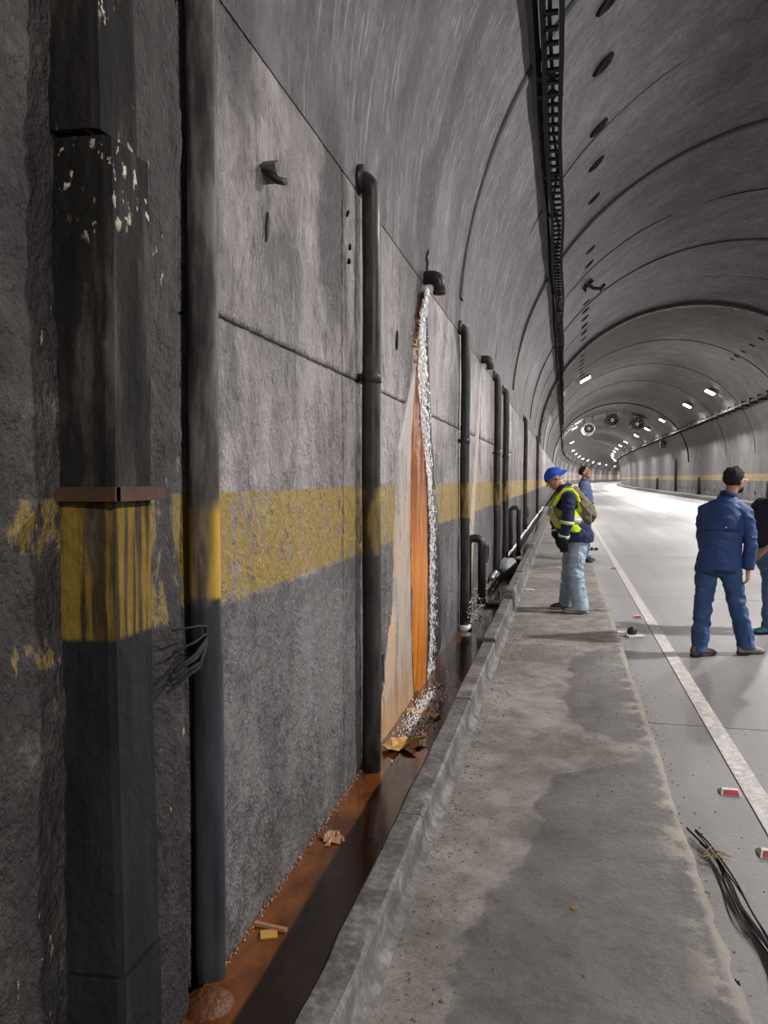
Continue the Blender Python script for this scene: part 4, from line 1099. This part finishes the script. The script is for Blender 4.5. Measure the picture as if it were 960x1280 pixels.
def hair_cap(J, root, mat, f, u, r, s=1.0, low=-.03, front=.055, name='hair'):
    """shell of hair over skull, open at the face"""
    mb = MB(); c = V3(J['headc'])
    bm = bmesh.new(); bmesh.ops.create_icosphere(bm, subdivisions=4, radius=1)
    P = []; keep = {}
    for v in bm.verts:
        x, y, z = v.co
        p = (x * .083, y * .103 - .012, z * .094 + .032)
        keep[v.index] = (p[2] > low and p[1] < front - .0) and not (p[1] > .02 and p[2] < .045)
        nz = mnoise.noise(Vector(p) * 38) * .013
        k = 1 + nz / .09
        P.append(c + s * (r * p[0] * k + f * p[1] * k + u * p[2] * k))
    F = [tuple(v.index for v in q.verts) for q in bm.faces if all(keep[v.index] for v in q.verts)]
    bm.free()
    used = sorted({i for q in F for i in q}); mp = {i: k for k, i in enumerate(used)}
    mb.add([P[i] for i in used], [tuple(mp[i] for i in q) for q in F])
    # inner skin gives the shell thickness
    n = len(used); inner = [c + (V3(P[i]) - c) * .86 for i in used]
    mb.add(inner, [tuple(mp[i] for i in q)[::-1] for q in F])
    mb.build(name, mat, root, True)

KR = V3((.974, .228, 0)); KF = V3((-.228, .974, 0)); KZ = V3((0, 0, 1))
def frame(base):
    b = V3(base); return lambda x, d, z: b + KR * x + KF * d + KZ * z
def dirv(x, d, z=0): return unit(KR * x + KF * d + KZ * z)

# --- man in the blue jacket, seen from behind, walking right
def blue_man():
    b = (1.40, 7.62, -.15); A = frame(b)
    rv = dirv(.865, -.5); fw = dirv(.5, .865)
    J = dict(base=b, gz=-.15, rv=rv, neck=A(.085, .02, 1.42), headc=A(.160, .05, 1.63), face=dirv(.86, .48, .0), up=(0, 0, 1))
    J['pelvis'] = [(A(.0, 0, .78), .145, .115, fw), (A(.0, 0, .88), .165, .135, fw), (A(.01, 0, .97), .160, .125, fw)]
    J['torso'] = [(A(.0, 0, .84), .165, .125, fw), (A(.01, 0, .95), .165, .125, fw), (A(.02, 0, 1.08), .165, .125, fw), (A(.04, .0, 1.25), .185, .125, fw), (A(.055, .0, 1.36), .180, .110, fw), (A(.07, .0, 1.44), .11, .085, fw), (A(.08, .01, 1.49), .065, .065, fw)]
    J.update(shL=A(-.085, .10, 1.335), shR=A(.205, -.09, 1.32), elL=A(-.065, .20, 1.08), elR=A(.245, -.12, 1.05), wrL=A(.02, .30, .92), wrR=A(.240, -.08, .82))
    J['chest_inL'] = A(.0, .05, 1.385); J['chest_inR'] = A(.14, -.04, 1.375)
    J['handL'] = (dirv(.3, .6, -.6), dirv(.8, -.3), dirv(.5, .8), .5); J['handR'] = (dirv(.12, .12, -1), dirv(-.7, .7), dirv(.6, .8), .55)
    J.update(hipL=A(-.085, .045, .84), hipR=A(.085, -.045, .84), knL=A(-.115, .03, .46), knR=A(.20, .03, .47), anL=A(-.175, -.03, .10), anR=A(.30, .05, .11), toeL=dirv(.93, .35), toeR=dirv(.98, .2))
    def parts(root, J, f, u, r):
        mb = MB(); spec = [(A(.0, 0, .79), .192, .152, fw), (A(.0, 0, .86), .192, .154, fw), (A(.015, 0, 1.0), .178, .145, fw), (A(.03, 0, 1.18), .182, .145, fw), (A(.045, 0, 1.30), .180, .138, fw), (A(.06, 0, 1.39), .145, .108, fw), (A(.072, .005, 1.455), .095, .080, fw), (A(.08, .01, 1.49), .072, .070, fw)]
        mb.loft(torso_rings(spec, rv), 20)
        for S in 'LR': sleeve(mb, J, S, 1.0, .074, .050)
        jk = link_mesh('jacket', remesh(mb, .010, 3, .022, 8., 3), M['jacket'], root, True)
        # back yoke flap, hem and cuff bands
        rings = []
        yk = []
        for q in np.linspace(-.9, .9, 13):
            a = q * 1.15
            p = [A(.034, 0, z) + rv * .192 * math.sin(a) - fw * .156 * math.cos(a) for z in (1.172, 1.182)]
            yk.append(p)
        g_ = np.array(yk); MB().quadgrid(g_).build('yoke_seam', M['navy_shirt'], jk, True)
        MB().loft(torso_rings([(A(0, 0, .785), .192, .153, fw), (A(0, 0, .815), .196, .158, fw)], rv), 20).build('hem_band', M['navy_shirt'], jk, True)
        w, e = V3(J['wrR']), V3(J['elR']); MB().tube([w + (e - w) * .01, w + (e - w) * .16], [.054, .056], 14).build('cuff', M['navy_shirt'], jk, True)
        MB().tube([A(.083, .008, 1.46), A(.10, .02, 1.515)], [.085, .075], 16).build('collar', M['navy_shirt'], jk, True)
        MB().box(A(.245, -.185, 1.12), (.045, .012, .006)).build('sleeve_tab', M['silver'], jk)
        MB().ell(A(.0, -.150, 1.205), KR * .012, KF * .006, KZ * .008, 8, 5).build('badge', M['silver'], jk, True)
        trousers(J, root, M['jeans'], .102, .076, .076, 5)
        shoes(J, root, (M['brown_shoe'], M['beige_shoe']), M['sole'])
        hair_cap(J, root, M['hair'], f, u, r, 1.05, -.06, .06)
        c = V3(J['headc'])
        mb = MB(); mb.ell(c + f * .05 - u * .078, r * .056, f * .045, u * .040, 14, 10); mb.build('beard', M['hair'], root, True)
        mb = MB()
        for sg in (-1, 1):
            mb.tube([c + r * sg * .080 - f * .01 + u * .012, c + r * sg * .076 + f * .085 + u * .012], .004, 6)
            ang = np.linspace(0, 2 * math.pi, 13); mb.tube([c + f * .104 + r * (sg * .034 + .026 * math.cos(t)) + u * (.004 + .019 * math.sin(t)) for t in ang], .003, 5)
        mb.build('glasses', M['glasses'], root)
    person(J, 'man in blue jacket and jeans seen from behind, walking to the right', M['skin'], parts)
blue_man()

# --- man in blue cap and yellow vest, looking down at the wall
def vest_man():
    b = (.085, 8.86, 0.); A = frame(b)
    rv = dirv(.0, 1.0); rv = dirv(.05, 1); fw = dirv(-1, .05)
    J = dict(base=b, gz=0., rv=rv, neck=A(-.06, .0, 1.36), headc=A(-.195, .0, 1.495), face=dirv(-.84, -.06, -.54), up=(-.55, 0, .8), browm=M['greyhair'])
    J['pelvis'] = [(A(.06, 0, .78), .155, .135, fw), (A(.055, 0, .86), .172, .160, fw), (A(.04, 0, .93), .165, .155, fw)]
    J['torso'] = [(A(.05, 0, .85), .16, .14, fw), (A(.02, 0, .95), .165, .155, fw), (A(-.06, 0, 1.08), .165, .15, dirv(-1, 0, -.2)), (A(-.07, 0, 1.22), .18, .125, dirv(-1, 0, -.3)), (A(-.06, 0, 1.31), .17, .105, dirv(-1, 0, -.35)), (A(-.06, 0, 1.37), .10, .075, dirv(-1, 0, -.4)), (A(-.075, 0, 1.40), .06, .06, dirv(-1, 0, -.5))]
    J.update(shL=A(-.075, -.19, 1.285), shR=A(-.075, .19, 1.285), elL=A(-.105, -.255, 1.02), elR=A(-.12, .25, 1.02), wrL=A(-.135, -.19, .825), wrR=A(-.13, .12, .83))
    J['chest_inL'] = A(-.06, -.09, 1.29); J['chest_inR'] = A(-.06, .09, 1.29)
    J['handL'] = (dirv(.15, .35, -.95), dirv(.4, .9), dirv(-.9, .3), .35); J['handR'] = (dirv(-.0, -.5, -.8), dirv(.6, -.5), dirv(-.9, -.3), .4)
    J.update(hipL=A(.05, -.09, .84), hipR=A(.05, .09, .84), knL=A(.025, -.10, .46), knR=A(.005, .09, .46), anL=A(.085, -.10, .09), anR=A(.0, .17, .09), toeL=dirv(-1, -.05), toeR=dirv(-1, .08))
    def parts(root, J, f, u, r):
        f1 = dirv(-1, 0, -.2); f2 = dirv(-1, 0, -.3); f3 = dirv(-1, 0, -.38)
        shirt = [(A(.05, 0, .80), .222, .188, fw), (A(.05, 0, .87), .222, .196, fw), (A(.02, 0, .96), .200, .190, fw), (A(-.065, 0, 1.09), .182, .165, f1), (A(-.068, 0, 1.22), .188, .138, f2), (A(-.060, 0, 1.31), .165, .112, f3), (A(-.062, 0, 1.37), .10, .082, f3), (A(-.075, 0, 1.41), .07, .068, dirv(-1, 0, -.5))]
        mb = MB(); mb.loft(torso_rings(shirt, rv), 20)
        for S in 'LR': sleeve(mb, J, S, 1.0, .080, .055)
        sh = link_mesh('shirt', remesh(mb, .010, 3, .018, 10., 11), M['navy_shirt'], root, True)
        MB().tube([A(-.085, 0, 1.37), A(-.105, 0, 1.435)], [.088, .076], 16).build('collar', M['navy_shirt'], sh, True)
        for S in 'LR':
            e, w, s_ = V3(J['el' + S]), V3(J['wr' + S]), V3(J['sh' + S])
            MB().tube([e + (s_ - e) * .06, e + (w - e) * .10], [.077, .075], 16).build('sleeve_tape', M['lime'], sh, True)
            MB().tube([e + (w - e) * .66, e + (w - e) * .88], [.064, .060], 16).build('sleeve_tape', M['lime'], sh, True)
        mb = MB(); v = []
        vest = [(A(.012, 0, .905), .220, .196, dirv(-1, 0, .25)), (A(-.012, 0, .97), .212, .194, dirv(-1, 0, .15)), (A(-.068, 0, 1.09), .190, .176, f1), (A(-.070, 0, 1.20), .168, .152, f2), (A(-.064, 0, 1.30), .135, .128, f3), (A(-.064, 0, 1.375), .105, .094, f3), (A(-.070, 0, 1.395), .085, .084, f3)]
        mb.loft(torso_rings(vest, rv), 22)
        vs = link_mesh('safety_vest', remesh(mb, .009, 2, .008, 9., 21), M['vest'], root, True)
        def band(c0, w0, d0, f0, c1, w1, d1, f1_, nm='reflective_tape', m='silver'):
            MB().loft(torso_rings([(c0, w0, d0, f0), (c1, w1, d1, f1_)], rv), 24).build(nm, M[m], vs, True)
        band(A(-.026, 0, 1.005), .214, .196, dirv(-1, 0, .08), A(-.056, 0, 1.065), .206, .188, dirv(-1, 0, -.1))
        for S, k in (('L', -1), ('R', 1)):
            pts = [A(.075, k * .085, 1.13), A(.062, k * .09, 1.22), A(.035, k * .095, 1.31), A(-.02, k * .10, 1.375), A(-.10, k * .10, 1.375), A(-.165, k * .09, 1.30), A(-.225, k * .085, 1.2), A(-.245, k * .085, 1.08)]
            mb = MB(); mb.tube(pts, .026, 10, True, .5); mb.build('reflective_tape', M['silver'], vs, True)
            mb = MB(); pts2 = [p + V3((0, k * .045, -.004)) for p in pts[:7]]; mb.tube(pts2, .026, 10); mb.build('armhole_edge', M['vest'], vs, True)
        trousers(J, root, M['jeans_light'], .110, .084, .082, 9)
        MB().tube([A(.055, -.205, .84), A(.03, -.2, .6), A(.05, -.205, .5)], .004, 5).build('side_seam', M['whitepaper'], root, True)
        shoes(J, root, (M['beige_shoe'], M['dark_shoe']), M['beige_shoe'])  # far shoe coloured dark to stand in for the shade on it
        mb = MB()
        hd, pn, th, cu = J['handL']; hand_mb(mb, J['wrL'], hd, pn, th, cu, 1.05, .006)
        mb.tube([V3(J['wrL']) + (V3(J['elL']) - V3(J['wrL'])) * .2, J['wrL']], [.046, .044], 12)
        link_mesh('glove', remesh(mb, .006, 1), M['glove'], root, True)
        mb = MB(); hd, pn, th, cu = J['handR']; hand_mb(mb, J['wrR'], hd, pn, th, cu, 1.05, .006); mb.tube([V3(J['wrR']) + (V3(J['elR']) - V3(J['wrR'])) * .2, J['wrR']], [.046, .044], 12)
        link_mesh('glove', remesh(mb, .006, 1), M['glove'], root, True)
        hair_cap(J, root, M['greyhair'], f, u, r, 1.02, -.055, .02)
        # cap worn backwards: dome and peak at the nape
        c = V3(J['headc']); mb = MB(); rings = []
        for t in np.linspace(0, 1, 9):
            a = t * math.pi / 2 * .97; k = math.cos(a)
            rings.append((c + u * (.018 + .112 * math.sin(a)) - f * (.012), r * (.092 * k + .002), f * (.116 * k + .002)))
        mb.loft(rings, 24); cp = mb.build('cap', M['cap'], root, True)
        mb = MB(); n = 13; rows = []
        for q, dz in ((.098, .02), (.135, .008), (.165, -.012)):
            rows.append([c - f * (q * math.cos(a) + .01) + r * .092 * (1.0 if q < .1 else 1.0) * math.sin(a) * 1.0 + u * (.022 + dz - .02 * abs(math.sin(a))) for a in np.linspace(-1.15, 1.15, n)])
        g_ = np.array(rows); mb.quadgrid(g_).quadgrid(g_ - u * .008); mb.build('peak', M['cap'], cp, True)
        MB().ell(c + u * .130 - f * .012, r * .012, f * .012, u * .006, 8, 5).build('button', M['cap'], cp, True)
    person(J, 'man in blue cap and yellow safety vest looking down beside the gutter', M['skin'], parts)
    # backpack, carried
    bp = thing('backpack', 'olive khaki backpack on the back of the man in the safety vest', 'backpack', tuple(A(.16, 0, .95)))
    up = dirv(-.42, 0, 1); out = dirv(1, 0, .42); rvv = unit(rv)
    o0 = A(.155, 0, .985)
    P = lambda q, h: o0 + out * q + up * h
    mb = MB(); rings = []
    for h, w, d, q in ((0, .08, .05, .02), (.02, .13, .085, .025), (.10, .155, .105, .03), (.22, .16, .105, .025), (.33, .15, .09, .01), (.41, .125, .065, -.015), (.45, .07, .03, -.03)):
        rings.append((P(q, h), rvv * w, out * d))
    mb.loft(rings, 22); link_mesh('pack_body', remesh(mb, .009, 1, .032, 11., 31), M['pack'], bp, True)
    mb = MB(); mb.loft([(P(.10, h), rvv * w, out * d) for h, w, d in ((.02, .07, .03), (.05, .11, .055), (.14, .12, .06), (.20, .11, .045), (.22, .06, .02))], 18)
    pk = link_mesh('front_pocket', remesh(mb, .009, 1, .026, 12., 37), M['pack'], bp, True)
    MB().tube([P(.155, .19) - rvv * .09, P(.163, .195), P(.155, .19) + rvv * .09], .006, 6).build('zip', M['black'], pk, True)
    mb = MB(); mb.ell(P(-.005, .40), rvv * .135, out * .095, up * .055, 16, 10); link_mesh('top_flap', remesh(mb, .010, 2, .012, 9., 41), M['pack'], bp, True)
    for k in (-1, 1):
        pts = [P(-.06, .40) + rvv * k * .075, A(-.01, k * .095, 1.395), A(-.08, k * .10, 1.405), A(-.175, k * .10, 1.33), A(-.225, k * .115, 1.20), A(-.19, k * .17, 1.07), A(-.07, k * .205, .99), P(-.03, .05) + rvv * k * .13]
        MB().tube(pts, .024, 10, True, .35).build('shoulder_strap', M['pack'], bp, True)
        MB().tube([P(.10, .05) + rvv * k * .11, P(.11, .2) + rvv * k * .12, P(.06, .36) + rvv * k * .11], .010, 6).build('side_strap', M['straw'], bp, True)
vest_man()

# --- man behind, looking up to the right
def rear_man():
    b = (.37, 14.3, 0.); A = frame(b)
    fw = dirv(.92, -.38); rv = dirv(-.38, -.92)
    J = dict(base=b, gz=0., rv=rv, neck=A(-.01, 0, 1.42), headc=A(.0, -.01, 1.60), face=dirv(.80, -.55, .30), up=(-.2, .1, 1))
    J['pelvis'] = [(A(.0, 0, .80), .15, .12, fw), (A(.0, 0, .90), .165, .135, fw), (A(-.005, 0, .98), .16, .13, fw)]
    J['torso'] = [(A(0, 0, .85), .16, .12, fw), (A(0, 0, .98), .16, .13, fw), (A(0, 0, 1.12), .165, .13, fw), (A(-.005, 0, 1.27), .185, .12, fw), (A(-.01, 0, 1.37), .175, .105, fw), (A(-.01, 0, 1.44), .10, .08, fw), (A(-.005, 0, 1.48), .06, .06, fw)]
    for S, k in (('L', -1), ('R', 1)):
        s_ = lambda q, z, fo=0: A(0, 0, z) + rv * k * q + fw * fo
        J['sh' + S] = s_(.20, 1.36); J['el' + S] = s_(.245, 1.08, -.03); J['wr' + S] = s_(.24, .85, .04); J['chest_in' + S] = s_(.09, 1.37)
        J['hand' + S] = (unit(fw * .15 - KZ), -rv * k, fw, .45); J['hip' + S] = s_(.09, .86); J['kn' + S] = s_(.10, .47, .02); J['an' + S] = s_(.12, .09, -.02); J['toe' + S] = fw + rv * k * .15
    def parts(root, J, f, u, r):
        spec = [(A(.0, 0, .84), .178, .145, fw), (A(.0, 0, .95), .178, .148, fw), (A(0, 0, 1.1), .18, .148, fw), (A(-.005, 0, 1.26), .195, .138, fw), (A(-.01, 0, 1.37), .175, .115, fw), (A(-.01, 0, 1.44), .10, .085, fw), (A(-.005, 0, 1.475), .07, .07, fw)]
        mb = MB(); mb.loft(torso_rings(spec, rv), 20)
        for S in 'LR': sleeve(mb, J, S, .4, .085, .07)
        p = link_mesh('polo_shirt', remesh(mb, .011, 3, .010, 8., 51), M['polo'], root, True)
        MB().tube([A(-.008, 0, 1.455), A(-.002, 0, 1.50)], [.080, .072], 16).build('collar', M['polo'], p, True)
        trousers(J, root, M['jeans_mid'], .105, .08, .075, 15); shoes(J, root, (M['dark_shoe'], M['dark_shoe']), M['sole'])
        hair_cap(J, root, M['hair'], f, u, r, 1.0, -.02, .055)
    person(J, 'man in blue-grey shirt behind the backpack, face turned up to the right', M['skin'], parts, .009)
rear_man()

# --- man at the right picture edge, pointing left
def pointing_man():
    b = (2.17, 8.86, -.15); A = frame(b)
    fw = dirv(-.98, .12); rv = dirv(.12, .98)
    J = dict(base=b, gz=-.15, rv=rv, neck=A(.03, 0, 1.43), headc=A(.06, 0, 1.62), face=dirv(-.95, .25, 0.), up=(0, 0, 1))
    J['pelvis'] = [(A(-.02, 0, .78), .155, .14, fw), (A(-.02, 0, .88), .175, .165, fw), (A(-.02, 0, .98), .17, .165, fw)]
    J['torso'] = [(A(-.02, 0, .85), .165, .15, fw), (A(-.04, 0, .98), .17, .17, fw), (A(-.05, 0, 1.1), .17, .165, fw), (A(-.03, 0, 1.26), .185, .14, fw), (A(.0, 0, 1.37), .175, .11, fw), (A(.02, 0, 1.44), .10, .08, fw), (A(.03, 0, 1.49), .06, .06, fw)]
    J.update(shL=A(-.0, -.20, 1.35), shR=A(-.03, .20, 1.36), elL=A(.03, -.27, 1.07), elR=A(-.12, .30, 1.25), wrL=A(-.19, -.22, .92), wrR=A(-.33, .27, 1.41))
    J['chest_inL'] = A(.0, -.10, 1.36); J['chest_inR'] = A(-.01, .10, 1.36)
    J['handL'] = (dirv(-.75, .1, -.65), dirv(.5, .6, -.5), dirv(-.5, .3, .8), .45); J['handR'] = (dirv(-.95, 0, .3), dirv(0, -.2, -1), dirv(0, -1, 0), .3)
    J.update(hipL=A(-.02, -.09, .84), hipR=A(-.02, .09, .84), knL=A(-.06, -.11, .46), knR=A(.10, .12, .46), anL=A(-.02, -.02, .10), anR=A(.20, .14, .10), toeL=dirv(-.98, -.1), toeR=dirv(-1, .1))
    def parts(root, J, f, u, r):
        spec = [(A(-.02, 0, .86), .178, .168, fw), (A(-.035, 0, .97), .182, .180, fw), (A(-.048, 0, 1.1), .182, .178, fw), (A(-.03, 0, 1.26), .195, .155, fw), (A(.0, 0, 1.37), .175, .12, fw), (A(.02, 0, 1.44), .10, .085, fw), (A(.03, 0, 1.47), .075, .072, fw)]
        mb = MB(); mb.loft(torso_rings(spec, rv), 20)
        for S in 'LR': sleeve(mb, J, S, .4, .088, .07)
        t = link_mesh('tee_shirt', remesh(mb, .010, 3, .010, 8., 61), M['tee'], root, True)
        MB().loft(torso_rings([(A(-.03, 0, .90), .186, .180, fw), (A(-.032, 0, .925), .187, .181, fw)], rv), 20).build('belt', M['dark_shoe'], root, True)
        trousers(J, root, M['jeans_mid'], .118, .094, .084, 19); shoes(J, root, (M['teal_shoe'], M['teal_shoe']), M['sole'])
        hair_cap(J, root, M['hair'], f, u, r, 1.02, -.04, .055)
    person(J, 'man in dark tee shirt at the right picture edge, arm raised pointing left', M['skin_dark'], parts)
pointing_man()
